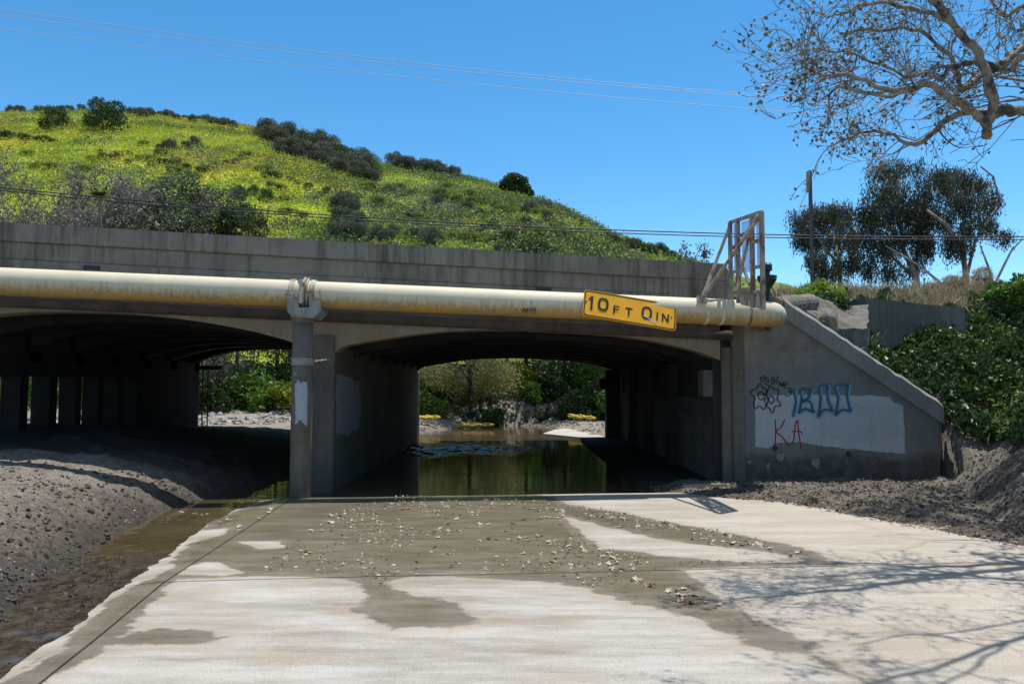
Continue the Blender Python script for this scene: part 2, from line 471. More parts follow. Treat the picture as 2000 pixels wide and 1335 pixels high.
L = leafmat
M['lf_syc'] = L('sycamore leaves', [(0, (.075, .085, .035)), (.5, (.13, .12, .06)), (1, (.18, .14, .09))], .35)
M['lf_euc'] = L('eucalyptus leaves', [(0, (.025, .03, .018)), (.55, (.07, .078, .045)), (.88, (.14, .12, .07)), (1, (.20, .13, .08))], .24, .45)
M['lf_dark'] = L('dark green leaves', [(0, (.02, .04, .012)), (.6, (.06, .10, .028)), (1, (.13, .18, .05))], .28)
M['lf_green'] = L('green leaves', [(0, (.04, .09, .012)), (.5, (.11, .22, .025)), (1, (.24, .34, .05))], .36)
M['lf_yellow'] = L('yellow green leaves', [(0, (.10, .15, .012)), (.5, (.20, .24, .015)), (1, (.34, .30, .02))], .35)
M['lf_olive'] = L('olive willow leaves', [(0, (.10, .10, .035)), (.5, (.24, .235, .085)), (1, (.42, .39, .16))], .4)
M['lf_grey'] = L('grey green leaves', [(0, (.05, .06, .036)), (.5, (.115, .13, .078)), (1, (.23, .23, .16))], .28)
M['lf_scrub'] = L('scrub leaves', [(0, (.05, .065, .036)), (.6, (.105, .122, .072)), (1, (.19, .20, .13))], .28)
M['lf_flank'] = L('flank scrub leaves', [(0, (.07, .115, .035)), (.5, (.15, .22, .05)), (1, (.29, .34, .08))], .38)
M['lf_ivy'] = L('ivy leaves', [(0, (.018, .04, .012)), (.55, (.055, .11, .028)), (1, (.12, .19, .05))], .26, .42, .35)
M['lf_must'] = L('mustard bloom', [(0, (.22, .26, .03)), (.5, (.44, .39, .04)), (1, (.62, .46, .05))], .42)
M['lf_grass'] = L('hill grass blades', [(0, (.16, .26, .025)), (.5, (.33, .45, .035)), (1, (.50, .56, .06))], .42)
M['lf_dry'] = L('dry grass', [(0, (.20, .15, .08)), (.5, (.36, .28, .16)), (1, (.50, .42, .27))], .35)
M['lf_lime'] = L('lime weed leaves', [(0, (.10, .17, .015)), (.5, (.2, .28, .03)), (1, (.33, .38, .06))], .4)
M['lf_pale'] = L('bleached twigs and buds', [(0, (.12, .105, .08)), (.5, (.21, .19, .15)), (1, (.36, .33, .28))], .3)
M['bark_syc'] = barkmat('sycamore bark', (.075, .06, .045), (.30, .265, .215), 7)
M['bark_twig'] = barkmat('dark twig bark', (.045, .036, .028), (.11, .09, .07), 9)
M['bark_pale'] = barkmat('pale sycamore twig bark', (.10, .088, .075), (.26, .235, .205), 3)
M['bark_euc'] = barkmat('eucalyptus bark', (.12, .10, .08), (.32, .28, .24), 2)
M['bark_dark'] = barkmat('dark bark', (.03, .025, .02), (.08, .065, .05), 5)
for nm, c in (('pale', (.46, .41, .32)), ('tan', (.34, .25, .15)), ('rust', (.22, .09, .04))):
    M['dead_' + nm] = plain('dead leaf ' + nm, c, .8, .3, 30)

# ------------------------------------------------------------------ foliage helpers
def leaves(cent, size, aspect=.55, droop=0.0, tint=None, up=0.0, r=rng, jitter=.5):
    """N diamond leaves, two faces folded on the midrib; returns verts, quads, tint"""
    n = len(cent)
    d = r.normal(size=(n, 3)); d[:, 2] += up
    if droop: d = d * (1 - droop); d[:, 2] -= droop * 1.6
    d /= np.linalg.norm(d, axis=1, keepdims=True) + 1e-9
    q = r.normal(size=(n, 3)); sd = np.cross(d, q); sd /= np.linalg.norm(sd, axis=1, keepdims=True) + 1e-9
    sz = (size * (1 + jitter * (r.random(n) - .5)))[:, None] if np.isscalar(size) else size[:, None]
    hw = sz * aspect * .5
    v = np.stack([cent - d * sz * .5, cent + sd * hw - d * sz * .05, cent + d * sz * .5, cent - sd * hw - d * sz * .05], 1).reshape(-1, 3)
    f = np.arange(n * 4).reshape(n, 4)
    t = tint if tint is not None else r.random(n)
    return v, f, np.repeat(t, 4)
def join(parts):
    vs, fs, ts, b = [], [], [], 0
    for v, f, t in parts:
        vs.append(v); fs.append(f + b); ts.append(t); b += len(v)
    return np.concatenate(vs), np.concatenate(fs), np.concatenate(ts)
def clump_points(blobs, n, r=rng, shell=.55):
    """points in a union of ellipsoids (cx,cy,cz,rx,ry,rz), denser towards the skin"""
    w_ = np.array([b[3] * b[4] * b[5] for b in blobs]) ** .7; w_ /= w_.sum()
    k = r.choice(len(blobs), n, p=w_)
    B = np.array(blobs)[k]
    d = r.normal(size=(n, 3)); d /= np.linalg.norm(d, axis=1, keepdims=True)
    rad = (shell + (1 - shell) * r.random(n)) ** .7
    rad *= 1 + .22 * r.normal(size=n).clip(-1.5, 1.5) * .5
    return B[:, :3] + d * B[:, 3:6] * rad[:, None], k
def lumpy(rx, ry, rz, nb, r, z0=0.3):
    out = [(0, 0, rz * .85, rx * .62, ry * .62, rz * .7)]
    for i in range(nb):
        a = r.random() * 6.283; e = r.random() ** .8
        ca = math.sqrt(max(0, 1 - e * e * .8))
        s = .26 + .2 * r.random()
        out.append((math.cos(a) * rx * .72 * ca, math.sin(a) * ry * .72 * ca, rz * (z0 + 1.25 * e), rx * s, ry * s, rz * s))
    return out
def shrub_mesh(name, mat, seed, rx=1, ry=1, rz=.8, nb=14, n=1500, size=.14, aspect=.6, droop=0, up=0):
    r = np.random.default_rng(seed)
    bl = lumpy(rx, ry, rz, nb, r)
    p, k = clump_points(bl, n, r)
    keep = p[:, 2] > 0.0
    p, k = p[keep], k[keep]
    bt = r.random(len(bl))
    t = np.clip(.55 * bt[k] + .45 * r.random(len(p)), 0, 1)
    v, f, t = leaves(p, size, aspect, droop, t, up, r)
    return np_mesh(name, v, f, mat, {'tint': t})

def grow(mb, tips, p, d, length, rad, level, r, spread=.7, grav=0.0, kids=(3, 5), wob=.25, seg=4, minr=.006, shrink=.62, path=None):
    """recursive branch: adds tubes to mb, end points to tips"""
    p = Vector(p); d = Vector(d).normalized()
    pts = [p.copy()]; rad_l = [rad]
    for i in range(seg):
        d = (d + Vector((r.normal() * wob, r.normal() * wob, r.normal() * wob + grav))).normalized()
        p = p + d * (length / seg); pts.append(p.copy()); rad_l.append(max(minr, rad * (1 - .55 * (i + 1) / seg)))
    mb.tube(pts, rad_l, 6 if rad > .05 else (4 if rad > .015 else 3), cap=False)
    if level == 0:
        tips += [(q, d) for q in pts[1:]]
        return
    for i in range(int(r.integers(kids[0], kids[1] + 1))):
        k = int(r.integers(1, seg + 1))
        o = Vector(r.normal(size=3)); o = (o - o.dot(d) * d).normalized()
        nd = (d + o * spread * (.6 + .8 * r.random())).normalized()
        grow(mb, tips, pts[k], nd, length * shrink * (.7 + .5 * r.random()), max(minr, rad_l[k] * .6), level - 1, r, spread, grav, kids, wob, seg, minr, shrink)

def copy_tree(o, parent=None):
    c = o.copy(); COL.objects.link(c)
    if parent is not None: c.parent = parent
    for ch in [x for x in o.children]: copy_tree(ch, c)
    return c

# ------------------------------------------------------------------ the lie of the land
EY = np.array([-30, 0, 3, 5, 6.1, 7.9, 8.86, 10.1, 11.7, 13.4, 15, 26, 28.5, 33.5, 36, 40, 60])
EX = np.array([-3.2, -3.2, -3.1, -3.6, -3.98, -4.72, -4.8, -5.0, -5.25, -5.05, -4.72, -4.65, -3.4, -2.2, -.8, 30, 30])
RY = np.array([-30, 0, 6, 8.77, 9.83, 11.2, 12.4, 13.0, 13.5, 14.0, 26.5, 28, 31, 34, 36, 40, 60])
RX = np.array([8, 8, 6.6, 5.8, 5.2, 4.7, 3.95, 3.2, 2.7, 2.45, 2.3, 1.4, .9, .3, -.8, -30, -30])
CO = 14.30                                   # wing wall plane
def coping_z(x): return np.interp(x, [5.3, 8.45], [3.45, 1.5])
def ground_z(x, y):
    x = np.asarray(x, float); y = np.asarray(y, float)
    xe = np.interp(y, EY, EX); xr = np.interp(y, RY, RX)
    z = np.full(x.shape, -.32)
    # shallow sill behind the slab
    z = np.where((y < 15.2 + K * x), -.11, z)
    # left bank
    d = xe - x
    top = np.interp(y, [0, 6, 12, 14, 18, 24, 28, 32, 36, 44], [.9, .85, .72, .8, 1.0, .62, .45, .35, .9, 2.5])
    lb = -.32 + (top + .3) * (1 - np.exp(-np.clip(d + .25, 0, None) / np.interp(y, [9, 14, 20], [1.15, 1.35, 1.8])))
    rough = .06 * fbm(x * 1.1, y * 1.1, 4, 3) + (.06 * fbm(x * 3.0, y * 3.0, 4, 9) + .075 * np.abs(fbm(x * 6.5, y * 6.5, 4, 19)) ) * (.4 + 1.5 * np.exp(-np.clip(d, 0, None) / 1.0))
    ridge = np.clip(fbm(x * 2.4 + y, y * 1.3, 3, 31), 0, 1) * .08
    lb = lb + (rough + ridge) * sstep(0, .7, d) * np.interp(y, [12, 16], [1, .8])
    z = np.where(d > -.25, np.maximum(z, lb), z)
    # right mud
    e = x - xr
    xt = 5.9 + (y - 8.8) * .42
    rb = -.06 + .10 * sstep(-.1, 1.1, e) + .9 * np.clip(x - xt, 0, None) + .05 * sstep(0, .6, e) * (.5 + fbm(x * 2.2, y * 2.2, 4, 41))
    rb = rb + (.05 * fbm(x * 4, y * 4, 4, 51) + .05 * np.abs(fbm(x * 9, y * 9, 3, 52)) + .05 * fbm(x * 1.3, y * 1.3, 3, 55)) * sstep(.1, .9, e)
    rb = np.minimum(rb, 2.6 + .25 * fbm(x * .7, y * .7, 3, 5))
    front = (y < CO + K * x + .3) | (x > 8.55)
    rb1 = np.where(e > -.1, rb, -1)
    z = np.where(front & (y < 27), np.maximum(z, rb1), z)
    # embankment behind the wing wall
    wy = y - (CO + K * x + .25)
    em = np.where(x < 8.55, coping_z(x) - .28 + .85 * np.clip(wy - .25, 0, None), np.maximum(1.25 + .75 * np.clip(wy, -1.5, None), rb))
    cap = 3.25 + .02 * np.clip(x - 4, 0, 12) + .12 * fbm(x * .8, y * .8, 3, 66)
    em = np.minimum(em, cap + .32 * np.clip(y - 18.1 - .1 * (x - 8), 0, 2.2) * (x > 6.6))
    side = sstep(3.9, 4.0, x)
    z = np.where((wy > 0) & (x > 3.9) & (y < 27.5 + K * x), np.maximum(z, em), z)
    z = np.where((x > 8.55) & (wy > -1.5) & (y < 27.5 + K * x), np.maximum(z, em), z)
    # downstream of the bridge
    r2 = -.1 + .35 * sstep(.0, 1.6, e - 1.2) + .10 * fbm(x * 1.3, y * 1.3, 4, 71)
    r2 = np.where(e > 0, r2, -1) + 3.0 * sstep(4.6, 9.5, x) * sstep(27.4, 29.5, y - K * x)
    z = np.where((y >= 27) & ((wy < 0) | (y >= 27.5 + K * x) | (x < 3.9)), np.maximum(z, r2), z)
    # rise to the foot of the hill
    back = 2.6 * sstep(34.5, 41, y + 1.2 * fbm(x * .25, 0 * x + 3, 2, 77)) + .2 * fbm(x * .8, y * .8, 3, 81) * sstep(34, 37, y)
    z = np.where(y > 33, np.maximum(z, -.32 + back), z)
    z = z + 1.5 * sstep(45, 60, y)
    return z

def axis(fine0, fine1, step, out0, out1, g=1.18):
    a = list(np.arange(fine0, fine1 + step / 2, step))
    s = step; x = fine1
    while x < out1: s *= g; x += s; a.append(x)
    s = step; x = fine0
    while x > out0: s *= g; x -= s; a.insert(0, x)
    return np.array(a)
xs = axis(-10.5, 11.0, .06, -900, 900)
ys = np.concatenate([axis(3.6, 16.0, .06, -400, 16, 1.25)[:-1], np.arange(16, 45, .22), 45 + np.cumsum(.25 * 1.16 ** np.arange(42))])
X, Y = np.meshgrid(xs, ys)
Z = ground_z(X, Y)
xe = np.interp(Y, EY, EX); xr = np.interp(Y, RY, RX)
dry = sstep(.35, 1.7, xe - X + .5 * fbm(X * .9, Y * .9, 4, 8)) * (.75 + .25 * fbm(X, Y, 3, 4)) * .85
dry = np.where(X > 0, np.clip(.1 + .35 * sstep(1.0, 2.5, X - xr) + .6 * fbm(X * 1.1, Y * .6 + X * .5, 4, 57), 0, .8), dry)
dry = np.where((Y > 13.7) & (Y < 26) & (X < 3), 0, dry)  # pale dry tone removed under the deck, part of the painted shade
dry = np.where((Y > 26.5), .85, dry)
damp_shade_v = np.clip(1 - sstep(.0, .42, Z + .05 + .12 * fbm(X * 2, Y * 2, 3, 12)), 0, 1)
damp_shade_v = np.where((Y > 13.8) & (Y < 25.8) & (X < 3), .9, damp_shade_v)  # mud darkened under the deck as painted shade
damp_shade_v = np.where(X > 2, np.clip(.55 + .4 * fbm(X * .8, Y * .8, 4, 15), 0, 1) * sstep(17, 14, Y), damp_shade_v)
g = np_obj('ground', grid_mesh('ground', X, Y, Z, M['mud'], {'dry': dry, 'damp': damp_shade_v}))
tag(g, 'grey brown mud banks and creek bed', kind='structure')

# ------------------------------------------------------------------ concrete slab (four panels with open joints)
def polyline_x(y, pts): p = sorted(pts); return np.interp(y, [a for a, _ in p], [b for _, b in p])
EDGE = [(-4, -2.2), (2, -2.85), (5.09, -3.39), (7.4, -3.75), (10.9, -4.33), (12.1, -4.3), (13.6, -4.2)]
JOIN = [(-4, -2.3), (2, -2.65), (5.76, -3.1), (7.5, -3.35), (11.9, -3.61), (13.6, -3.7)]
WET = [
 # the main sheet of water on the slab, with its arms
 [(300,1128),(410,1010),(480,984),(620,960),(900,955),(1075,968),(1105,983),(1200,998),(1290,1016),(1400,1036),(1500,1057),(1570,1069),(1615,1090),(1580,1098),(1560,1086),(1480,1076),(1350,1062),(1280,1050),(1200,1032),(1105,1008),(1112,1020),(1150,1050),(1180,1070),(1300,1084),(1400,1094),(1480,1097),(1640,1097),(1640,1101),(1480,1104),(1330,1112),(1370,1132),(1380,1150),(1410,1170),(1460,1200),(1500,1225),(1575,1248),(1598,1262),(1590,1274),(1625,1295),(1700,1333),(1690,1335),(1610,1298),(1575,1278),(1520,1273),(1440,1250),(1452,1244),(1400,1226),(1350,1203),(1280,1187),(1200,1168),(1130,1143),(1060,1133),(960,1130),(880,1124),(765,1130),(758,1140),(795,1155),(800,1166),(850,1168),(890,1180),(902,1196),(942,1216),(928,1222),(880,1229),(800,1226),(768,1229),(745,1212),(706,1200),(680,1192),(715,1185),(712,1160),(680,1127),(600,1125),(480,1127)],
 [(178,1256),(240,1241),(300,1230),(390,1229),(458,1247),(400,1259),(250,1258)],
 [(-250,1500),(-30,1335),(95,1272),(160,1215),(235,1150),(300,1126),(345,1126),(330,1140),(270,1205),(215,1258),(130,1310),(60,1350),(-100,1500)],
]
DRYP = [
 [(343,1056),(372,1029),(445,1029),(440,1040),(395,1050),(350,1060)],
 [(465,1057),(545,1056),(552,1068),(510,1071)],
 [(235,1142),(290,1101),(340,1096),(335,1108),(275,1127)],
 [(352,1121),(372,1105),(400,1096),(430,1099),(470,1118),(440,1123)],
 [(30,1306),(80,1272),(125,1258),(112,1272),(60,1300)],
]
def sd_poly(x, y, poly):
    P = np.array([[gz(a, b).x, gz(a, b).y] for a, b in poly])
    dm = np.full(x.shape, 1e9); ins = np.zeros(x.shape, bool)
    for i in range(len(P)):
        a, b = P[i - 1], P[i]
        e = b - a
        t = np.clip(((x - a[0]) * e[0] + (y - a[1]) * e[1]) / (e @ e + 1e-12), 0, 1)
        dm = np.minimum(dm, (x - a[0] - t * e[0]) ** 2 + (y - a[1] - t * e[1]) ** 2)
        c = ((a[1] > y) != (b[1] > y)) & (x < (b[0] - a[0]) * (y - a[1]) / (b[1] - a[1] + 1e-12) + a[0])
        ins ^= c
    return np.sqrt(dm) * np.where(ins, 1, -1)
def wetness(x, y):
    s = np.full(x.shape, -9.0)
    for p in WET: s = np.maximum(s, sd_poly(x, y, p))
    for p in DRYP: s = np.minimum(s, -sd_poly(x, y, p) * 1.6 - .02)
    return np.clip(s, -1, 1)
GAP = .011
def panel(left, right, y0, y1, dz=False):
    nx, ny = int(max(6, (max(r_ - l_ for l_, r_ in [(left(5), right(5))])) / .045)), 150
    s, t = np.meshgrid(np.linspace(0, 1, nx), np.linspace(0, 1, ny))
    yy = y0 + (y1 - y0) * t
    xx = left(yy) + (right(yy) - left(yy)) * s
    yy = yy + K * xx * (1 if y1 > 8 or True else 0)
    xx = left(yy) + (right(yy) - left(yy)) * s
    zz = .006 * fbm(xx * .8, yy * .8, 3, 90)
    if dz: zz = zz - .05 * (1 - s) ** 1.6 + .004 * fbm(yy * 2, yy * 0, 3, 98) * (1 - s)
    if dz: xx = xx + (1 - s) * .03 * fbm(yy * 3.1, yy * 0 + 4, 5, 99)
    wv = wetness(xx, yy)
    # skirts close the panel's edges
    o = lambda a, k: np.concatenate([a[:, :1], a, a[:, -1:]], 1) if k == 0 else np.concatenate([a[:1], a, a[-1:]], 0)
    xx, yy, zz, wv = [o(o(a, 0), 1) for a in (xx, yy, zz, wv)]
    zz[0] = zz[-1] = -.3; zz[:, 0] = zz[:, -1] = -.3
    return np_obj('slab', grid_mesh('slab', xx, yy, zz, M['slab'], {'wet': wv}, False))
jx = lambda y: polyline_x(y, JOIN)
exx = lambda y: polyline_x(y, EDGE)
rx_ = lambda y: np.interp(y, [-4, 6, 8.8, 9.8, 11.2, 12.4, 13.0, 13.6], [8.6, 7.2, 6.5, 6.0, 5.4, 4.6, 3.9, 3.4])
for a_, b_ in ((-4.0, 7.84 - GAP), (7.84 + GAP, 13.35)):
    tag(panel(lambda y: jx(y) + GAP, rx_, a_, b_), 'pale concrete creek slab', kind='structure')
    tag(panel(exx, lambda y: jx(y) - GAP, a_, b_, True), 'pale concrete creek slab edge strip', kind='structure')

q0 = [gz(1060, 846, .02), gz(1085, 838, .02), gz(1190, 829, .02), gz(1330, 829, .02), gz(1330, 858, .02), gz(1190, 857, .02), gz(1120, 852, .02)]
m = MB(); m.prism([p_ - Vector((0, 0, .4)) for p_ in q0], q0)
M['far_slab'] = concrete('far slab concrete', (.46, .43, .38), .2, .1)
tag(m.build('slab', M['far_slab']), 'pale concrete slab beyond the bridge', kind='structure')
# creek water: one sheet, under the bridge and down the gutter left of the slab
wx = axis(-5.6, 2.8, .05, -60, 60, 1.3); wy_ = np.concatenate([np.arange(-2, 4, .25), np.arange(4, 30, .045), np.arange(30, 46, .3)])
XX, YY = np.meshgrid(wx, wy_)
gust = np.clip(1.25 - ((XX + 2.3) / 2.9) ** 2 - ((YY - 23.2) / 2.3) ** 2 + .5 * fbm(XX * .8, YY * .5, 3, 120), 0, 1)
gut = sstep(10.6, 8.4, YY) * (XX < -3.2) * (.45 + .55 * sstep(-.1, .4, fbm(XX * 1.5, YY * 1.5, 3, 121)))
fart = sstep(25.5, 27.5, YY) * .14
amp = np.clip(gust + fart, 0, 1)
ZW = -.045 + amp * (.055 * fbm(XX * 4.5, YY * 6.5, 2, 122)) + gut * .03 * fbm(XX * 8, YY * 6, 2, 123) + .0012 * fbm(XX * .9, YY * 2.2, 2, 124)
wo = np_obj('water', grid_mesh('water', XX, YY, ZW, M['water']))
tag(wo, 'still creek water', kind='structure')

# ------------------------------------------------------------------ bridge
CF, CP, CPIPE, DEPTH = 14.35, 14.20, 13.40, 12.6
br = thing('highway_bridge', 'long low grey concrete road bridge with shallow arches over the creek', 'bridge', (-3.6, 14, 0))
pa, pb = fp(0, 433, CP), fp(1400, 514, CP)
gr = (pb.z - pa.z) / (pb.x - pa.x)
ptop = lambda x: pa.z + gr * (x - pa.x)
XL = -19.0
# parapet: cap, recessed panel, lower band
xe_ = fp(1416, 515, CP).x; xp = fp(1308, 533, CP).x; xf = fp(1430, 545, CP).x
m = MB()
def band(m, x0, x1, d0, d1, w0, w1): m.sk([(x0, ptop(x0) - d1), (x1, ptop(x1) - d1), (x1, ptop(x1) - d0), (x0, ptop(x0) - d0)], w0, w1, CP)
band(m, XL, xe_, 0, .33, -.005, .32)
band(m, XL, xp - .02, .33, .64, .055, .30)
band(m, XL, xp - .02, .64, 1.15, .02, .31)
band(m, xp - .02, xe_, .33, 1.15, -.002, .318)
m.sk([(xe_, ptop(xe_)), (xf, ptop(xf) - .28), (xf + .03, ptop(xf) - 1.15), (xe_, ptop(xe_) - 1.15)], -.001, .315, CP)
m.build('parapet', M['parapet'], br, bevel=.012)
m = MB()      # scuppers
for px, py in ((178, 522), (1062, 564)):
    m = MB(); p = fp(px, py, CP); m.sk([(p.x - .14, p.z - .035), (p.x + .14, p.z - .045), (p.x + .14, p.z + .03), (p.x - .14, p.z + .04)], .005, .1, CP); m.build('scupper', M['black_rubber'], br)
m = MB(); m.sk([(XL, ptop(XL) - 1.12), (xf, ptop(xf) - 1.12), (xf, ptop(xf) - .98), (XL, ptop(XL) - .98)], .325, DEPTH + .1, CP)
m.build('roadway', M['asphalt'], br)
m = MB(); m.sk([(XL, ptop(XL) - 1.4), (xf, ptop(xf) - 1.4), (xf, ptop(xf) - 1.125), (XL, ptop(XL) - 1.125)], .08, DEPTH, CF)
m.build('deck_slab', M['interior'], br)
m = MB(); m.sk([(XL, ptop(XL) - 1.1), (xf, ptop(xf) - 1.1), (xf, ptop(xf) ), (XL, ptop(XL))], DEPTH + .16, DEPTH + .45, CP)
m.build('parapet', M['parapet'], br)
# arch outline from left to right
mid = [(655, 688), (660, 681), (676, 674), (706, 669), (755, 661), (815, 652), (880, 646), (950, 644), (1020, 644), (1100, 648), (1160, 651), (1212, 656), (1269, 664), (1325, 676), (1370, 688), (1407, 703)]
lef = [(-235, 690), (-200, 660), (-120, 632), (-40, 616), (50, 609), (131, 608), (200, 610), (262, 613), (337, 620), (400, 629), (450, 638), (500, 648), (560, 664), (607, 685)]
MIDP = [(fp(a, b, CF).x, fp(a, b, CF).z) for a, b in mid]
LEFP = [(fp(a, b, CF).x, fp(a, b, CF).z) for a, b in lef]
LEFP[0] = (-10.55, 2.45)
XPL, XPR, XAB = LEFP[-1][0] - .0, MIDP[0][0], MIDP[-1][0]
FARL = [(-19, 2.9), (-15, 3.2), (-12, 2.9), (-11.0, 2.45)]
def rib(w0, w1, mat, nm, drop=0.0):
    top = lambda x: ptop(x) - (1.13 if w0 < .05 else 1.38)
    m = MB()
    def span(pts):
        for (x0, z0), (x1, z1) in zip(pts[:-1], pts[1:]):
            m.sk([(x0, z0 - drop), (x1, z1 - drop), (x1, top(x1)), (x0, top(x0))], w0, w1, CF)
    span([FARL[0], *FARL[1:]]); span([(-11.0, 2.45), (-10.55, 2.45)]); span(LEFP); span([LEFP[-1], MIDP[0]]); span(MIDP)
    bmx = m
    # weld the strips into one continuous wall
    o = bmx.build(nm, mat, br, fix=False)
    bm = bmesh.new(); bm.from_mesh(o.data); bmesh.ops.remove_doubles(bm, verts=bm.verts, dist=.001)
    seen = {}
    for f in list(bm.faces):
        k_ = tuple(sorted(v.index for v in f.verts)); seen.setdefault(k_, []).append(f)
    bmesh.ops.delete(bm, geom=[f for v in seen.values() if len(v) > 1 for f in v], context='FACES_ONLY')
    bmesh.ops.recalc_face_normals(bm, faces=bm.faces); bm.to_mesh(o.data); bm.free()
    return o
rib(0, .42, M['spandrel'], 'arch_rib')
NR = 8
for i in range(1, NR):
    w0 = (DEPTH - .42) * i / (NR - 1)
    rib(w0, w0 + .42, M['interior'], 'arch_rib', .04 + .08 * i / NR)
# centre pier: wall with a stepped nose
m = MB(); m.sk([(XPL + .04, -.6), (XPR - .02, -.6), (XPR - .02, 2.62), (XPL + .04, 2.62)], .03, DEPTH - .03, CF)
pier = m.build('pier', M['pier'], br, bevel=.03)
a, b = fp(611, 655, CF - .06), fp(650, 955, CF - .06)
m = MB(); m.sk([(a.x, -.55), (b.x, -.55), (b.x, a.z), (a.x, a.z)], -.07, .0, CF)
m.build('pier_nose', M['pier'], br, bevel=.02)
m = MB(); yq = CF + K * -3.5 + DEPTH + .38      # rounded cutwater at the far end of the pier
m.lathe(((XPL + XPR) / 2 + .01, yq, 0), [((XPR - XPL) / 2 - .02, -.6), ((XPR - XPL) / 2 - .02, 2.3), ((XPR - XPL) / 2 - .1, 2.42)], 24); m.build('pier_nose', M['mid_concrete'], br, smooth=False)
# slotted left pier
TW = .42; XS1, XS0 = -10.55, -10.55 - TW
slots = [10.55 * 1500 / (1000 - p) for p in (30, 62, 118, 165, 207, 246)]
slots = [slots[1] - 1.05 * k for k in (2, 1)] + slots[1:]
slots = [s + .30 for s in slots]
m = MB(); zt = 2.08; hw = .385
y0 = CF + K * XS1; y1 = y0 + DEPTH
m.box(XS0, XS1, y0 + .02, y1 - .02, zt, 2.62)
edges = [y0 + .02] + [e for s_ in slots for e in (s_ - hw, s_ + hw)] + [y1 - .02]
for q0, q1 in zip(edges[0::2], edges[1::2]):
    if q1 > q0: m.box(XS0 + .002, XS1 - .002, q0, q1, -.6, zt)
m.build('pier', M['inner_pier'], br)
# abutment
xa0, xa1 = fp(1396, 800, CF).x, fp(1409, 800, CF).x
m = MB(); m.sk([(xa0, -.6), (xa0 + 1.2, -.6), (xa0 + 1.2, 2.45), (xa0, 2.45)], .12, DEPTH, CF)
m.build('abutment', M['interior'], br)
a, b, c_ = fp(1409, 678, CF), fp(1428, 678, CF), fp(1458, 590, CF)
m = MB(); m.sk([(a.x, -.6), (b.x, -.6), (b.x, a.z), (a.x, a.z)], .015, .11, CF); m.build('pilaster', M['pier'], br, bevel=.015)
m = MB(); m.sk([(b.x + .002, -.6), (c_.x - .008, -.6), (c_.x - .008, c_.z + .1), (b.x + .002, c_.z + .1)], -.03, .6, CF); m.build('pilaster', M['pier'], br, bevel=.02)
a, b = fp(1374, 722, CF + .1), fp(1410, 774, CF + .1)
m = MB(); m.sk([(a.x, b.z), (b.x, b.z), (b.x, a.z), (a.x, a.z)], .125, .55, CF); m.build('bearing_block', M['pier'], br, bevel=.02)
m = MB(); m.sk([(3.28, -.5), (3.80, -.5), (3.80, 2.4), (3.28, 2.4)], DEPTH - .5, DEPTH - .02, CF); m.build('pilaster', M['interior'], br)
m = MB(); m.sk([(3.05, 1.75), (3.27, 1.75), (3.27, 2.1), (3.05, 2.1)], DEPTH - .45, DEPTH - .1, CF); m.build('bearing_block', M['interior'], br)
m = MB()
for wq in (3.2, 6.2, 9.2):
    m = MB(); m.sk([(xa0 - .22, -.5), (xa0 - .005, -.5), (xa0 - .005, 2.36), (xa0 - .22, 2.36)], wq, wq + .45, CF); m.build('pilaster', M['interior'], br)
# footing ledge at the foot of the abutment and wing wall
m = MB()
lp = [gz(1292, 952), gz(1345, 958), gz(1555, 972)]
m.sk([(2.35, -.5), (xa0 - .002, -.5), (xa0 - .002, .05), (2.42, .04)], .15, DEPTH, CF)
m.build('footing', M['inner_pier'], br)
m = MB()
m.prism([(2.95, 13.85, -.5), (5.4, 13.95, -.5), (5.4, 14.75, -.5), (2.95, 14.45, -.5)], [(3.05, 13.92, .10), (5.3, 14.02, .07), (5.3, 14.75, .07), (3.05, 14.45, .10)])
m.build('footing', M['mid_concrete'], br, bevel=.03)

def blob_poly(pts, amp, seed, sub=7):
    r = random.Random(seed); out = []
    for i in range(len(pts)):
        a, b = Vector(pts[i]), Vector(pts[(i + 1) % len(pts)])
        for k in range(sub):
            p = a.lerp(b, k / sub); out.append((p.x + r.uniform(-amp, amp), p.y + r.uniform(-amp, amp)))
    return out
def decal(name, pts, plane, mat, parent, off=.004):
    m = MB(); a = [plane(x, y, -off) for x, y in pts]; b = [plane(x, y, .02) for x, y in pts]
    m.prism(a, b); return m.build(name, mat, parent)
nose = lambda px, py, o: fp(px, py, CF - .07 + o)
def side(px, py, o):                       # the right face of the centre pier, x = const
    d = ray(px, py); x = XPR - .02 - o; t = x / d[0]
    return Vector((x, d[1] * t, EYE + d[2] * t))
decal('paint_patch', blob_poly([(656, 732), (668, 730), (690, 742), (702, 745), (704, 800), (700, 838), (675, 850), (656, 845)], 2.2, 3), side, M['grey_patch'], br)

# ------------------------------------------------------------------ wing wall
ww = thing('wing_wall', 'grey sloping concrete wing wall with a white painted patch and graffiti', 'wall', (6.5, 14.9, 0))
WP = lambda px, py: fp(px, py, CO)
bl = WP(1458, 985); x0w, x1w = bl.x, WP(1834, 800).x
zA, zB = WP(1546, 600).z, WP(1834, 790).z; xA = WP(1546, 600).x
m = MB()
pl = [(x0w, -.6), (x1w, -.6), (x1w, zB - .02), (xA, zA - .02), (x0w, zA + .12)]
m.sk(pl, 0, .45, CO)
m.prism([(x1w, CO + K * x1w, -.6), (x1w + .30, CO + K * x1w + .42, -.6), (x1w, CO + K * x1w + .44, -.6)],
        [(x1w, CO + K * x1w, zB - .03), (x1w + .30, CO + K * x1w + .42, zB - .12), (x1w, CO + K * x1w + .44, zB - .03)])
wall = m.build('wall', M['wing'], ww, bevel=.012)
m = MB()
def ring(x, z, tk):                        # coping section with a splayed upper front edge
    y = CO + K * x
    return [(x, y - .075, z - tk), (x, y + .5, z - tk), (x, y + .5, z + .16), (x, y + .17, z + .14), (x, y - .075, z)]
NC = 26; rings = []
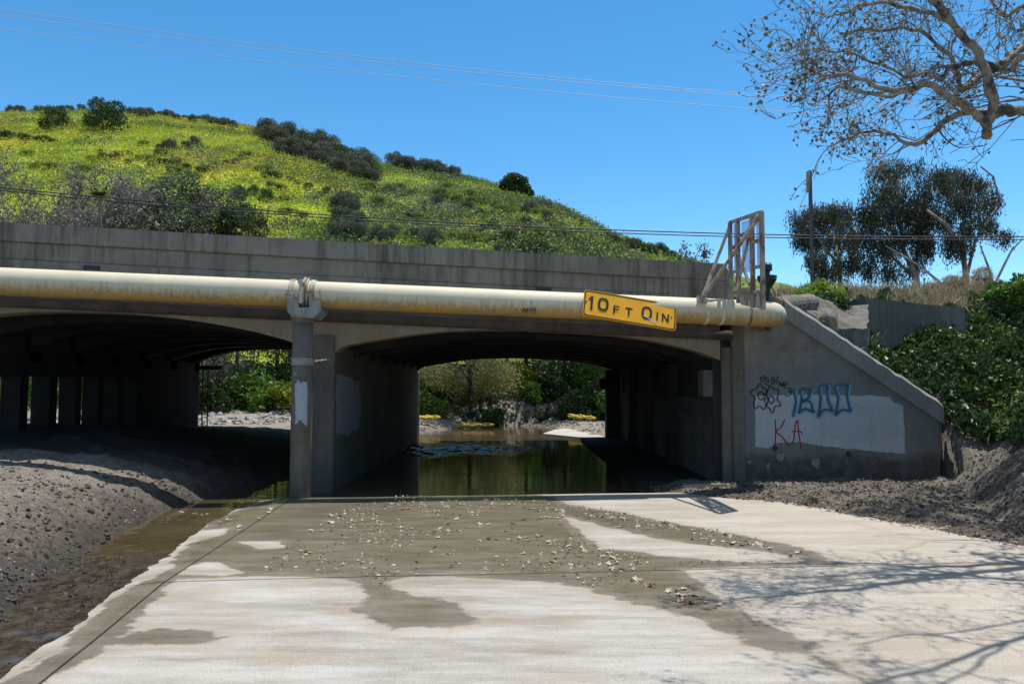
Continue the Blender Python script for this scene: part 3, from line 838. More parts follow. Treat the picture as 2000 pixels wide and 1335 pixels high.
for i in range(NC + 1):
    t = i / NC; x = xA - .15 + (x1w + .06 - xA + .15) * t
    z = zA + (zB - zA) * (x - xA) / (x1w - xA)
    rr = ring(x, z, .335)
    rr = [(p[0], p[1] + random.uniform(-.008, .008), p[2] + (random.uniform(-.022, .022) if j > 1 else 0)) for j, p in enumerate(rr)]
    rings += rr
fs = [[i * 5 + k, i * 5 + (k + 1) % 5, (i + 1) * 5 + (k + 1) % 5, (i + 1) * 5 + k] for i in range(NC) for k in range(5)]
fs += [[4, 3, 2, 1, 0], [NC * 5 + k for k in range(5)]]
m.add(rings, fs); m.build('coping', M['coping'], ww)
wpl = lambda px, py, o: fp(px, py, CO + o)
decal('paint_patch', blob_poly([(1475, 772), (1560, 770), (1640, 771), (1700, 772), (1735, 775), (1748, 785), (1764, 790), (1766, 830), (1769, 885), (1700, 880), (1620, 872), (1560, 862), (1512, 864), (1500, 875), (1476, 872)], 1.3, 5), wpl, M['white_patch'], ww)
decal('paint_patch', blob_poly([(1600, 790), (1690, 786), (1752, 795), (1758, 850), (1700, 868), (1640, 860), (1604, 850)], 2.4, 15), wpl, M['white_patch_b'], ww, .0055)
for k_, (x_, y_, s_) in enumerate([(1523, 893, 9), (1464, 903, 5), (1591, 905, 9), (1500, 910, 5)]):
    decal('bare_patch', blob_poly([(x_ - s_, y_ - s_ * .8), (x_ + s_, y_ - s_), (x_ + s_ * .7, y_ + s_), (x_ - s_ * .4, y_ + s_ * .6)], 2.2, 20 + k_, 3), wpl, M['pink_patch'], ww, .003)
for k_, (x_, y_) in enumerate([(1513, 875), (1657, 886)]):
    p = WP(x_, y_); m = MB(); m.tube([p + Vector((0, -.03, 0)), p + Vector((0, .1, 0))], .05, 10); m.build('weep_hole', M['black_rubber'], ww)
_lay = [0]
def stroke(m, pts, wpx, plane, closed=False, base=.008, smooth=True):
    """a ribbon of paint on a wall, continuous along its stroke; each stroke lies on its own thin layer"""
    _lay[0] += 1; off = base + .0006 * (_lay[0] % 12)
    P = [Vector(p) for p in pts]
    if smooth and len(P) > 2:
        Q = []; N_ = len(P)
        idx = range(N_ if closed else N_ - 1)
        for i in idx:
            p0, p1, p2, p3 = (P[(i - 1) % N_] if closed or i > 0 else P[0]), P[i], P[(i + 1) % N_], (P[(i + 2) % N_] if closed or i + 2 < N_ else P[-1])
            for k in range(5):
                t = k / 5
                Q.append(.5 * ((2 * p1) + (p2 - p0) * t + (2 * p0 - 5 * p1 + 4 * p2 - p3) * t * t + (3 * p1 - p0 - 3 * p2 + p3) * t ** 3))
        if not closed: Q.append(P[-1])
        P = Q
    n_ = len(P); A, B = [], []
    for i in range(n_):
        a = P[(i - 1) % n_] if closed else P[max(i - 1, 0)]
        b = P[(i + 1) % n_] if closed else P[min(i + 1, n_ - 1)]
        t = b - a; t = t / (t.length or 1); nn = Vector((-t.y, t.x)) * wpx / 2
        e = Vector((0, 0))
        if not closed and i == 0: e = -t * wpx * .3
        if not closed and i == n_ - 1: e = t * wpx * .3
        A.append(plane(*(P[i] + nn + e), -off)); B.append(plane(*(P[i] - nn + e), -off))
    vs = A + B
    fs = [[i, (i + 1) % n_, n_ + (i + 1) % n_, n_ + i] for i in range(n_ if closed else n_ - 1)]
    m.add(vs, fs)
def zz(pts): return [(1440 + x / 5, 700 + y / 5) for x, y in pts]      # measured on an enlargement of the wall
m = MB(); B_ = lambda pts, w_=2.1, cl=False: stroke(m, zz(pts), w_, wpl, cl)
B_([(222, 242), (190, 285), (135, 315), (135, 350), (175, 380), (160, 430), (175, 490), (212, 462), (260, 492), (280, 440), (262, 405), (290, 375), (272, 345), (290, 300), (250, 285)], 2.2, True)
B_([(232, 325), (262, 350), (255, 385), (228, 402), (203, 375), (208, 340)], 2.2, True)
B_([(318, 262), (308, 300), (285, 345), (300, 400), (288, 465), (318, 490), (335, 522), (355, 520), (370, 465), (418, 462), (420, 435), (388, 395), (402, 340), (395, 300), (360, 300)], 2.2, True)
B_([(335, 365), (360, 392), (350, 425), (328, 435), (307, 405), (312, 378)], 2.2, True)
for pts in ([(230, 205), (255, 195), (268, 178), (250, 170), (232, 185), (230, 210), (245, 225), (258, 222)],
            [(300, 195), (282, 185), (270, 205), (285, 225), (302, 205), (302, 235), (285, 255), (262, 240)],
            [(362, 195), (345, 185), (335, 205), (345, 225), (362, 205), (366, 235), (345, 250), (325, 235)],
            [(385, 200), (385, 245)], [(392, 175), (402, 180), (397, 190), (390, 180)],
            [(408, 215), (415, 262), (428, 235), (438, 272), (452, 225)],
            [(455, 262), (480, 258), (492, 240), (472, 232), (458, 255), (465, 282), (482, 285)],
            [(530, 292), (508, 285), (498, 308), (515, 325), (532, 300), (520, 345), (490, 368), (465, 352)]):
    B_(pts, 1.7)
m.build('graffiti_black', M['spray_black'], ww, fix=False)
m = MB(); B_ = lambda pts, w_=2.6, cl=False: stroke(m, zz(pts), w_, wpl, cl)
B_([(372, 597), (376, 700), (372, 800), (368, 880)], 2.4); B_([(462, 600), (425, 670), (380, 710), (440, 765), (508, 862)], 2.4)
B_([(532, 838), (552, 780), (570, 640), (590, 605), (598, 700), (612, 800), (625, 882)], 2.4); B_([(536, 708), (590, 708), (636, 724)], 2.2)
m.build('graffiti_red', M['spray_red'], ww, fix=False)
glyph = [[(560, 310), (575, 420), (550, 560)], [(728, 300), (690, 305), (625, 305), (632, 400), (608, 525)], [(722, 305), (700, 380), (640, 415)], [(640, 415), (715, 420), (750, 520)], [(608, 528), (670, 490), (750, 522)],
         [(885, 265), (810, 275), (818, 400), (796, 570)], [(888, 270), (890, 400), (938, 512)], [(800, 560), (850, 500), (936, 512)],
         [(1088, 258), (965, 270), (990, 390), (965, 548)], [(1086, 262), (1080, 380), (1112, 512)], [(968, 545), (1030, 500), (1112, 512)]]
m = MB()
for gl in glyph: stroke(m, [(1440 + x / 5 + 2.0, 700 + y / 5 + .8) for x, y in gl], 4.6, wpl, base=.005)
m.build('graffiti_pale_blue', M['spray_pale'], ww, fix=False)
m = MB()
for gl in glyph: stroke(m, [(1440 + x / 5 - .4, 700 + y / 5) for x, y in gl], 9.5, wpl, base=.026)
m.build('graffiti_mist', M['mist'], ww, fix=False)
m = MB()
for gl in glyph: stroke(m, [(1440 + x / 5 - .8, 700 + y / 5) for x, y in gl], 3.8, wpl, base=.016)
m.build('graffiti_blue', M['spray_blue'], ww, fix=False)

# ------------------------------------------------------------------ pipe
c0, c1 = fp(0, 549.5, CPIPE), fp(1490, 612.5, CPIPE)
pdir = (c1 - c0).normalized()
pipe = thing('water_pipe', 'long cream painted steel pipe with ochre stains running along the bridge', 'pipe', c0)
def pline(x): t = (x - c0.x) / pdir.x; return c0 + pdir * t
R = .232
path = [pline(x) for x in np.linspace(XL, c1.x - .05, 60)]
e0 = path[-1]; side_v = Vector((K * 0, 1, 0))
for a in np.linspace(12, 90, 8):
    a = math.radians(a); path.append(e0 + pdir * (math.sin(a) * .34) + side_v * ((1 - math.cos(a)) * .34))
path.append(path[-1] + Vector((.02, .7, 0)))
NS = 32
m = MB(); m.tube(path, R, NS, True)
po = m.build('pipe_barrel', M['pipe'], pipe, smooth=True, fix=True)
co = np.empty(len(po.data.vertices) * 3); po.data.vertices.foreach_get('co', co); co = co.reshape(-1, 3)
pz = np.array([p.z for p in path]); pxs = np.array([p.x for p in path])
und = -(co[:, 2] - np.interp(co[:, 0], pxs[:61], pz[:61])) / R
at_ = po.data.attributes.new('under', 'FLOAT', 'POINT'); at_.data.foreach_set('value', und.astype(np.float32))
def pring(x, wd, rad, mat, nm, parent):
    m = MB(); p = pline(x); m.tube([p - pdir * wd / 2, p + pdir * wd / 2], rad, 32, True); return m.build(nm, mat, parent, bevel=.006)
pring(fp(597, 570, CPIPE).x, .05, R + .062, M['steel_rust'], 'flange', pipe)
pring(fp(597, 570, CPIPE).x + .055, .025, R + .05, M['steel_cream'], 'flange', pipe)
pring(fp(1376, 600, CPIPE).x, .05, R + .012, M['pipe'], 'weld_band', pipe)
pring(fp(1406, 600, CPIPE).x, .05, R + .012, M['pipe'], 'weld_band', pipe)
pring(fp(1459, 600, CPIPE).x, .04, R + .010, M['steel_rust'], 'weld_band', pipe)
m = MB(); fx = fp(597, 570, CPIPE).x; p = pline(fx)
m.bar(p + Vector((0, -R - .07, .16)), p + Vector((0, -R - .06, -.15)), .05, .05); m.tube([p + Vector((0, -R - .12, .17)), p + Vector((0, -R + .0, .17))], .045, 10)
m.tube([p + Vector((0, -R - .1, -.16)), p + Vector((0, -R + .04, -.16))], .03, 8)
m.build('flange_bolt', M['steel_cream'], pipe)
# red scribble on the pipe
m = MB(); gp = lambda px, py, o: fp(px, py, CPIPE - R + .03 + o)
for pts in ([(1021, 612), (1023, 602), (1027, 611), (1030, 601), (1031, 612)], [(1037, 602), (1039, 611), (1043, 610), (1045, 600), (1046, 613)], [(1024, 606), (1046, 605)]):
    stroke(m, pts, 1.4, gp, base=.02)
m.build('graffiti_red', M['rust_pipe'], pipe, fix=False)
# rusty conduit under the pipe
m = MB(); a, b = fp(0, 589, 14.12), fp(1428, 655, 14.12); dd = (b - a).normalized()
m.tube([a + dd * t for t in np.linspace((XL - a.x) / dd.x, (b - a).length, 30)], .092, 14)
cd = m.build('conduit', M['rust_pipe'], None, smooth=True, origin=a)
tag(cd, 'thin rusty brown conduit running close under the big cream pipe', 'conduit')

# pipe support column
cxs = fp(584, 975, CPIPE).x; pc = pline(cxs + .08)
sp = thing('pipe_support', 'round concrete column in the shallow water with a steel saddle holding the pipe', 'column', (pc.x - .06, pc.y, 0))
m = MB(); bx, by = pc.x - .06, pc.y
m.lathe((bx, by, 0), [(.185, -.5), (.178, 1.0), (.172, 2.1), (.168, 2.95)], 24)
col_o = m.build('column', M['column'], sp, smooth=True)
m = MB(); m.lathe((bx, by, 0), [(.19, 2.22), (.19, 2.34)], 24); m.build('collar', M['saddle'], sp)
cyl = lambda px, py, o: (lambda d: (lambda t: Vector((d[0] * t, d[1] * t, EYE + d[2] * t)))(
    (lambda A, B, C: (-B - math.sqrt(max(0, B * B - 4 * A * C))) / (2 * A))(d[0] ** 2 + d[1] ** 2, -2 * (d[0] * bx + d[1] * by), bx ** 2 + by ** 2 - (.181 - o) ** 2)))(ray(px, py))
def cyl_decal(name, L_, R_, T_, B_, mat, seed, amp=2.0):
    r = random.Random(seed); m = MB(); ni, nj = 10, 14; vs = []
    tops = [T_ + r.uniform(0, amp * 3) for _ in range(ni + 1)]; bots = [B_ - r.uniform(0, amp * 5) for _ in range(ni + 1)]
    for j in range(nj + 1):
        l = L_ + r.uniform(0, amp); q = R_ - r.uniform(0, amp * .6)
        for i in range(ni + 1):
            vs.append(cyl(l + (q - l) * i / ni, tops[i] + (bots[i] - tops[i]) * j / nj, -.005))
    fs = [[j * (ni + 1) + i, j * (ni + 1) + i + 1, (j + 1) * (ni + 1) + i + 1, (j + 1) * (ni + 1) + i] for j in range(nj) for i in range(ni)]
    m.add(vs, fs); return m.build(name, mat, sp, fix=False, smooth=True)
cyl_decal('paint_patch', 575, 601, 741, 832, M['white_patch'], 2, 2.6)
cyl_decal('bare_patch', 573, 580, 724, 737, M['pink_patch'], 4, .8)
m = MB()
yf = by - .30; zc_ = pc.z
def sad(px, py): return at(px, py, yf)
pts = [(560, 583), (583, 583), (583, 600), (603, 600), (603, 585), (624, 586), (624, 608), (612, 621), (572, 619), (560, 608)]
q = [sad(*p_) for p_ in pts]
m.prism(q, [p_ + Vector((0, .55, 0)) for p_ in q]); m.build('saddle', M['saddle'], sp, bevel=.01)
m = MB(); q0, q1 = sad(572, 617), sad(610, 650); m.lathe((bx, by, 0), [(.172, 2.95), (.22, 3.06)], 24); m.build('saddle_base', M['column'], sp)
for px in (573, 613):
    x = fp(px, 565, CPIPE).x; pring(x, .085, R + .022, M['steel_cream'], 'strap', sp)
    p = pline(x); m = MB(); m.box(p.x - .05, p.x + .05, p.y - R - .09, p.y - R + .02, p.z - .055, p.z - .03); m.tube([p + Vector((0, -R - .045, -.06)), p + Vector((0, -R - .045, .03))], .028, 8)
    m.build('strap_bolt', M['steel_rust'], sp)
a, b = at(607, 706, by - .05), fp(652, 701, CF - .1)
m = MB(); m.tube([a, b], .017, 8); m.build('brace_rod', M['steel_cream'], sp)

# ------------------------------------------------------------------ clearance sign
SY = CPIPE - R - .07
TL, TR, BR, BL = [fp(x, y, SY) for x, y in ((1142, 561), (1326, 595), (1316, 646), (1137, 619))]
sc_ = (TL + TR + BR + BL) / 4
ux = ((TR - TL) + (BR - BL)).normalized(); SWd = ((TR - TL).length + (BR - BL).length) / 2
uz = ((TL - BL) + (TR - BR)); uz = (uz - uz.dot(ux) * ux).normalized(); SH = ((TL - BL).length + (TR - BR).length) / 2
uz = (uz + Vector((0, .36, 0))).normalized(); uz = (uz - uz.dot(ux) * ux).normalized()
un = ux.cross(uz).normalized()
if un.y > 0: un = -un
sc_ = sc_ + Vector((0, .02, 0)); SH *= 1.04
sg = thing('clearance_sign', 'tilted yellow sign plate with black lettering hung on the pipe', 'sign', sc_)
def S(u, v, o=0): return sc_ + ux * (u * SWd / 2) + uz * (v * SH / 2) + un * o
def rrect(hx, hy, r_, n_=6):
    out = []
    for qx, qy, a0 in ((1, 1, 0), (-1, 1, 90), (-1, -1, 180), (1, -1, 270)):
        for k in range(n_ + 1):
            a = math.radians(a0 + 90 * k / n_); out.append((qx * (hx - r_) + r_ * math.cos(a), qy * (hy - r_) + r_ * math.sin(a)))
    return out
def SP(x, y, o): return sc_ + ux * x + uz * y + un * o
m = MB(); rr_ = rrect(SWd / 2, SH / 2, .06)
m.prism([SP(x, y, .006) for x, y in rr_], [SP(x, y, -.012) for x, y in rr_]); m.build('sign_plate', M['sign_yellow'], sg)
m = MB(); r1, r2 = rrect(SWd / 2 - .012, SH / 2 - .012, .055), rrect(SWd / 2 - .034, SH / 2 - .034, .04); nn_ = len(r1)
m.add([SP(x, y, .009) for x, y in r1] + [SP(x, y, .009) for x, y in r2], [[i, (i + 1) % nn_, nn_ + (i + 1) % nn_, nn_ + i] for i in range(nn_)])
m.build('sign_border', M['sign_black'], sg, fix=False)
def sline(m, pts, wd, closed=False):
    sp_ = lambda x, y, o: SP(x, y, -o)
    stroke(m, pts, wd, sp_, closed, base=.010, smooth=len(pts) > 4)
def oval(cx, cy, hx, hy, n_=20):
    return [(cx + math.copysign(abs(math.cos(a)) ** .75, math.cos(a)) * hx, cy + math.copysign(abs(math.sin(a)) ** .75, math.sin(a)) * hy) for a in [2 * math.pi * k / n_ for k in range(n_)]]
sx = lambda px, py: ((fp(px, py, SY) - sc_).dot(ux), (fp(px, py, SY) - sc_).dot(uz))
# measured glyph positions on the plate (in plate units)
def Z4(x, y): return sx(1100 + x * 500 / 1335, 380 + y * 500 / 1335)
bh = .122; st_ = .042; sh = .07
def letter(x, y, lines):
    x_, y_ = Z4(x, y); m = MB()
    for pts, wd, cl in lines: sline(m, [(x_ + a, y_ + b) for a, b in pts], wd, cl)
    m.build('letter', M['sign_black'], sg, fix=False)
sm_ = st_ * .70
letter(150, 562, [([(0, -bh), (0, bh)], st_, False), ([(-.045, bh - .055), (.004, bh - .004)], st_ * .8, False)])
letter(210, 570, [(oval(0, 0, .075, bh - .016), st_, True)])
letter(265, 598, [([(0, -sh), (0, sh)], sm_, False), ([(0, sh - .011), (.085, sh - .011)], sm_, False), ([(0, .002), (.068, .002)], sm_, False)])
letter(342, 610, [([(0, -sh), (0, sh)], sm_, False), ([(-.055, sh - .011), (.055, sh - .011)], sm_, False)])
letter(437, 616, [(oval(0, 0, .075, bh - .016), st_, True)])
letter(490, 634, [([(0, -sh), (0, sh)], sm_, False)])
letter(533, 643, [([(-.05, -sh), (-.05, sh)], sm_, False), ([(.05, -sh), (.05, sh)], sm_, False), ([(-.05, sh), (.05, -sh)], st_ * .62, False)])
m = MB(); rs = random.Random(9)
for k in range(16):
    x_, y_ = Z4(418 + k * 4.2 + rs.random() * 4, 628 + k * 3.4 + rs.random() * 12); a = rs.random() * 3
    sline(m, [(x_, y_), (x_ + .03 * math.cos(a), y_ + .03 * math.sin(a)), (x_ + .03 * math.cos(a) + .012, y_ + .03 * math.sin(a) - .02)], rs.uniform(.006, .016))
m.build('scrape_mark', M['scrape'], sg, fix=False)
for zx, zy in ((122, 556), (566, 638)):
    x_, y_ = Z4(zx, zy); m = MB(); m.tube([SP(x_, y_, .0), SP(x_, y_, .016)], .012, 8); m.build('bolt', M['black_rubber'], sg)
for q_ in (-.3, .4):
    m = MB(); m.bar(SP(q_, -.05, -.014), SP(q_, -.05, -.16), .04); m.build('bracket', M['steel_rust'], sg)

# ------------------------------------------------------------------ guard frame across the pipe
GX = 3.97; Yn, Yf_ = 12.15, 13.85
zn = lambda py: EYE + Yn * (750 - py) / 1500
zf = lambda py: EYE + Yf_ * (750 - py) / 1500
gd = thing('pipe_guard', 'rusty steel lattice guard with torn plastic sheeting standing across the pipe', 'guard', (GX, 13.1, 3.2))
def G_(u, v):                                # u: 0 far .. 1 near, v: 0 foot .. 1 top
    y = Yf_ + (Yn - Yf_) * u
    z0 = zf(588) + (zn(600) - zf(588)) * u; z1 = zf(432) + (zn(411) - zf(432)) * u
    x = GX + .02 * u
    return Vector((x, y, z0 + (z1 - z0) * v))
for u in (0, .26, .72, 1.0):
    m = MB(); m.bar(G_(u, 0 if u < .5 else -.02), G_(u, 1), .06, .085 if u not in (.26,) else .11); m.build('post', M['steel_rust'], gd)
for (a, b) in (((0, 1), (1, 1)), ((0, .66), (.26, .70)), ((.26, .80), (.72, .82)), ((.72, .70), (1, .71)), ((0, .37), (.26, .38)), ((.72, .42), (1, .43)), ((0, .12), (1, .16))):
    m = MB(); m.bar(G_(*a), G_(*b), .05, .06); m.build('rail', M['steel_rust'], gd)
for (a, b) in (((.72, .78), (.30, .16)), ((.30, .66), (.72, .22)), ((.98, .97), (.26, .62))):
    m = MB(); m.bar(G_(*a) + Vector((-.05, 0, 0)), G_(*b) + Vector((-.05, 0, 0)), .04, .05); m.build('lattice_bar', M['steel_cream'], gd)
foot = at(1372, 581, 13.55)
for q_, mt in ((G_(0, .97), 'steel_cream'), (G_(1, .98), 'steel_rust')):
    m = MB(); m.bar(q_, foot, .05, .055); m.build('brace', M[mt], gd)
m = MB(); m.box(foot.x - .09, foot.x + .06, foot.y - .05, foot.y + .05, foot.z - .09, foot.z + .03); m.build('brace_foot', M['steel_cream'], gd)
m = MB(); q_ = [G_(.28, -.02), G_(.98, -.02), G_(.98, .17), (G_(.66, .20)), G_(.28, .18)]
m.prism([p_ + Vector((.02, 0, 0)) for p_ in q_], [p_ + Vector((.04, 0, 0)) for p_ in q_]); m.build('rust_plate', M['steel_cream'], gd)
for u0, u1, v0, v1 in ((.03, .22, .39, .97), (.30, .68, .36, .97), (.76, .97, .44, .97)):
    m = MB(); N_ = 6; A, B = [], []
    q_ = [G_(u0, v0), G_(u1, v0 + .02), G_(u1, v1), G_(u0, v1)]
    m.prism([p_ + Vector((.048, 0, 0)) for p_ in q_], [p_ + Vector((.052, 0, 0)) for p_ in q_]); m.build('plastic_sheet', M['sheet'], gd)

# dark green valve behind the guard
vb = at(1499, 592, 13.95)
vv = thing('air_valve', 'dark green valve with a flared bowl beside the end of the pipe', 'valve', vb)
m = MB(); m.lathe(vb, [(.05, -.5), (.05, .12), (.075, .14), (.075, .18), (.05, .2), (.06, .26), (.165, .42), (.175, .50), (.06, .51)], 18); m.build('valve_body', M['dark_green'], vv, smooth=False)
m = MB(); m.lathe(vb, [(.05, .505), (.055, .58), (.095, .60), (.095, .70), (.06, .74), (.01, .75)], 14); m.build('valve_cap', M['dark_green'], vv)

# ------------------------------------------------------------------ pieces at the end of the bridge
def rough_block(name, mat, ring0, ring1, seed, amp=.03, cuts=4):
    m = MB(); m.prism(ring0, ring1); o = m.build(name, mat)
    bm = bmesh.new(); bm.from_mesh(o.data)
    bmesh.ops.triangulate(bm, faces=[f for f in bm.faces if len(f.verts) > 4])
    bmesh.ops.subdivide_edges(bm, edges=bm.edges, cuts=cuts, use_grid_fill=True)
    bmesh.ops.recalc_face_normals(bm, faces=bm.faces)
    r = np.random.default_rng(seed)
    for v in bm.verts:
        q_ = v.co
        v.co = v.co + Vector((float(fbm(q_.x * 3 + 9, q_.z * 3 + q_.y, 3, seed)), float(fbm(q_.y * 3, q_.x * 3 + q_.z, 3, seed + 5)), float(fbm(q_.x * 4, q_.y * 4, 3, seed + 9)))) * amp
    bm.to_mesh(o.data); bm.free()
    c_ = sum((Vector(v) for v in list(ring0) + list(ring1)), Vector()) / (2 * len(ring0))
    o.data.transform(__import__('mathutils').Matrix.Translation(-c_)); o.location = c_
    return o
a, b, c_ = at(1692, 582, 17.0), at(1885, 604, 17.7), at(1655, 585, 18.2)
lo = Vector((0, 0, -1.6))
hw_ = rough_block('retaining_block', M['mid_concrete'], [a + lo, b + lo, b + Vector((-.4, 1.2, -1.6)), c_ + Vector((0, 0, -1.6))], [a, b + Vector((0, 0, .02)), b + Vector((-.4, 1.2, 0)), c_], 3, .04)
tag(hw_, 'dark grey concrete block wall standing above the ivy on the bank', 'wall')
q0 = [at(1520, 572, 16.9), at(1600, 583, 16.9), at(1650, 597, 16.9), at(1692, 596, 16.9), at(1695, 640, 15.9), at(1620, 640, 15.6), at(1575, 606, 15.5), at(1545, 590, 15.4)]
sl = rough_block('broken_apron', M['light_concrete'], [p_ - Vector((0, 0, .5)) for p_ in q0], q0, 8, .075, 6)
tag(sl, 'broken pale concrete apron with painted dapple shade behind the wing wall', 'concrete slab')
for j, (px, py, Yd, s_, lb) in enumerate(((1618, 624, 15.7, .22, 'grey rock at the lower edge of the broken concrete apron'),)):
    c0_ = at(px, py, Yd); rq = random.Random(60 + j)
    def cr(z, k): return [c0_ + Vector((math.cos(a) * s_ * k * rq.uniform(.8, 1.25), math.sin(a) * s_ * k * rq.uniform(.7, 1.1), z + rq.uniform(-.05, .05))) for a in [6.283 * i / 7 for i in range(7)]]
    o = rough_block('rock', M['light_concrete'], cr(-.32, 1.1), cr(.12, .75), 70 + j, .05, 3); o.data.polygons.foreach_set('use_smooth', [True] * len(o.data.polygons)); tag(o, lb, 'rock')
m = MB(); p0 = at(1508, 596, 14.9); p1 = at(1575, 594, 16.0)
m.tube([at(1512, 600, 14.95), at(1540, 596, 15.3), at(1582, 592, 16.2)], [.2, .2, .2], 18)
o = m.build('pipe_collar', M['light_concrete'], None, smooth=False, bevel=.01, origin=tuple(p0)); tag(o, 'rounded pale concrete casing at the end of the cream pipe', 'pipe casing')

# ------------------------------------------------------------------ ladder at the far end of the left pier
ly = CF + K * -10.5 + DEPTH + .25
lx = (402 - 1000) / 1500 * ly
ld = thing('ladder', 'thin rusty access ladder with a bracket platform at the far pier end', 'ladder', (lx, ly, .5))
for dx in (-.09, .09):
    m = MB(); m.bar((lx + dx, ly, .3), (lx + dx, ly, 2.55), .035); m.build('rail', M['rust_pipe'], ld)
for i in range(8):
    m = MB(); m.bar((lx - .08, ly, .5 + .27 * i), (lx + .08, ly, .5 + .27 * i), .025); m.build('rung', M['rust_pipe'], ld)
m = MB(); pz0 = EYE + ly * (750 - 718) / 1500
m.box(lx - .25, lx + .65, ly - .3, ly + .3, pz0 - .07, pz0 + .07); m.build('platform', M['rust_pipe'], ld)
for q_, t_ in ((.63, .04), (-.1, .06)):
    m = MB(); m.bar((lx + q_, ly, pz0 + .07), (lx + q_, ly, pz0 + .55), t_); m.build('handrail', M['steel_cream'], ld)
m = MB(); m.box(lx - .7, lx - .26, ly - .42, ly - .36, pz0 - .12, pz0 + .03); m.build('wall_bracket', M['steel_cream'], ld)

# ------------------------------------------------------------------ hill
UR = np.array([-900, -600, -200, 0, 170, 300, 430, 500, 560, 740, 900, 1000, 1060, 1150, 1200, 1300, 1380, 1500, 1700, 2100])
VR = np.array([240, 232, 222, 216, 213, 222, 240, 252, 275, 322, 352, 376, 396, 440, 468, 500, 520, 545, 600, 690])
RR = np.array([200, 200, 195, 190, 186, 182, 176, 172, 168, 155, 142, 132, 126, 115, 108, 98, 92, 85, 80, 75.])
H0 = 48.0
def hill_z(x, y):
    x = np.asarray(x, float); y = np.asarray(y, float)
    u = x / y * 1500 + 1000
    rr_ = np.interp(u, UR, RR); e = (750 - np.interp(u, UR, VR)) / 1500
    v = (y - H0) / (rr_ - H0)
    zr = 1.9 + rr_ * e
    vv_ = np.clip(v, 0, 1)
    z = 3.0 + (zr - 3.0) * (1 - (1 - vv_) ** 1.12)
    z = z - np.clip(v - 1, 0, None) ** 1.3 * 6 * e * 10
    bmp_ = 1.6 * fbm(x * .035, y * .035, 4, 201) * np.clip(v * 3, 0, 1) * np.clip((1.12 - v) * 3, 0.12, 1) + .35 * fbm(x * .25, y * .25, 3, 204)
    return z + bmp_
us = np.linspace(-900, 2100, 300)
vs_ = np.concatenate([np.linspace(0, 1, 130), np.linspace(1.01, 2.2, 30)])
U, V = np.meshgrid(us, vs_)
RRu = np.interp(U, UR, RR)
HY = H0 + (RRu - H0) * V
HX = (U - 1000) / 1500 * HY
hl = np_obj('hill', grid_mesh('hill', HX, HY, hill_z(HX, HY), M['hill']))
tag(hl, 'grassy green hill in bloom', kind='structure')
def hill_hit(px, py):
    rr_ = float(np.interp(px, UR, RR))
    Ys = np.arange(H0 + 1, rr_ + 1, .4)
    d = ray(px, py)
    x = d[0] / d[1] * Ys; z = EYE + d[2] / d[1] * Ys
    hz = hill_z(x, Ys); k = np.argmax(hz >= z)
    if hz[k] < z[k]: k = int(np.argmin(np.abs(z - hz)))
    return Vector((x[k], Ys[k], hz[k]))
# ground cover on the hill: tufts
def hill_scatter(n, seed, f):
    r = np.random.default_rng(seed)
    u = r.uniform(-120, 1420, n); v = r.uniform(.04, 1.03, n) ** .8
    y = H0 + (np.interp(u, UR, RR) - H0) * v; x = (u - 1000) / 1500 * y
    z = hill_z(x, y)
    py = 750 - (z - 1.9) / y * 1500
    k = f(u, py, x, y, r)
    return np.stack([x, y, z], 1)[k], u[k], py[k]
def tuft(p, seed, size, n, spread, mat, name, label, hgt=.5, aspect=.4, up=.9):
    r = np.random.default_rng(seed)
    c_ = np.repeat(p, n, 0); c_ = c_ + r.normal(size=c_.shape) * np.array([spread, spread, spread * .35]); c_[:, 2] += hgt * r.random(len(c_))
    bt = np.repeat(np.clip(.5 + 1.1 * fbm(p[:, 0] * .16, p[:, 1] * .16, 4, seed) + .25 * (r.random(len(p)) - .5), 0, 1), n)
    v, f, t = leaves(c_, size, aspect, 0, np.clip(.8 * bt + .2 * r.random(len(c_)), 0, 1), up, r)
    o = np_obj(name, np_mesh(name, v, f, mat, {'tint': t})); tag(o, label, kind='stuff'); return o
flow = lambda x, y: fbm(x * .045, y * .045, 4, 301)
rightness = lambda u, py: sstep(560, 800, u + (py - 300) * .9)
p, u, py = hill_scatter(90000, 31, lambda u, py, x, y, r: (flow(x, y) + .35 * r.normal(size=len(x)) > .22) & (r.random(len(x)) > rightness(u, py) * .93))
tuft(p, 32, .36, 4, .5, M['lf_must'], 'mustard_flowers', 'yellow mustard in bloom over the hillside', .6)
p, u, py = hill_scatter(70000, 33, lambda u, py, x, y, r: (flow(x, y) + .35 * r.normal(size=len(x)) < .3) & (r.random(len(x)) > rightness(u, py) * .35))
tuft(p, 34, .34, 4, .5, M['lf_grass'], 'hill_grass', 'bright green grass on the hillside', .35)
p, u, py = hill_scatter(60000, 35, lambda u, py, x, y, r: (fbm(x * .10, y * .10, 4, 311) + .16 * r.normal(size=len(x)) > .34 - .34 * rightness(u, py)))
tuft(p, 36, .34, 8, .6, M['lf_flank'], 'low_scrub', 'low green scrub over the flank of the hill', .7, .6, .3)
p, u, py = hill_scatter(40000, 37, lambda u, py, x, y, r: (fbm(x * .12, y * .12, 4, 321) + .15 * r.normal(size=len(x)) > .36 - .28 * rightness(u, py)))
tuft(p, 38, .34, 6, .5, M['lf_grey'], 'sage_brush', 'grey green sage over the hill', .7, .5, .3)

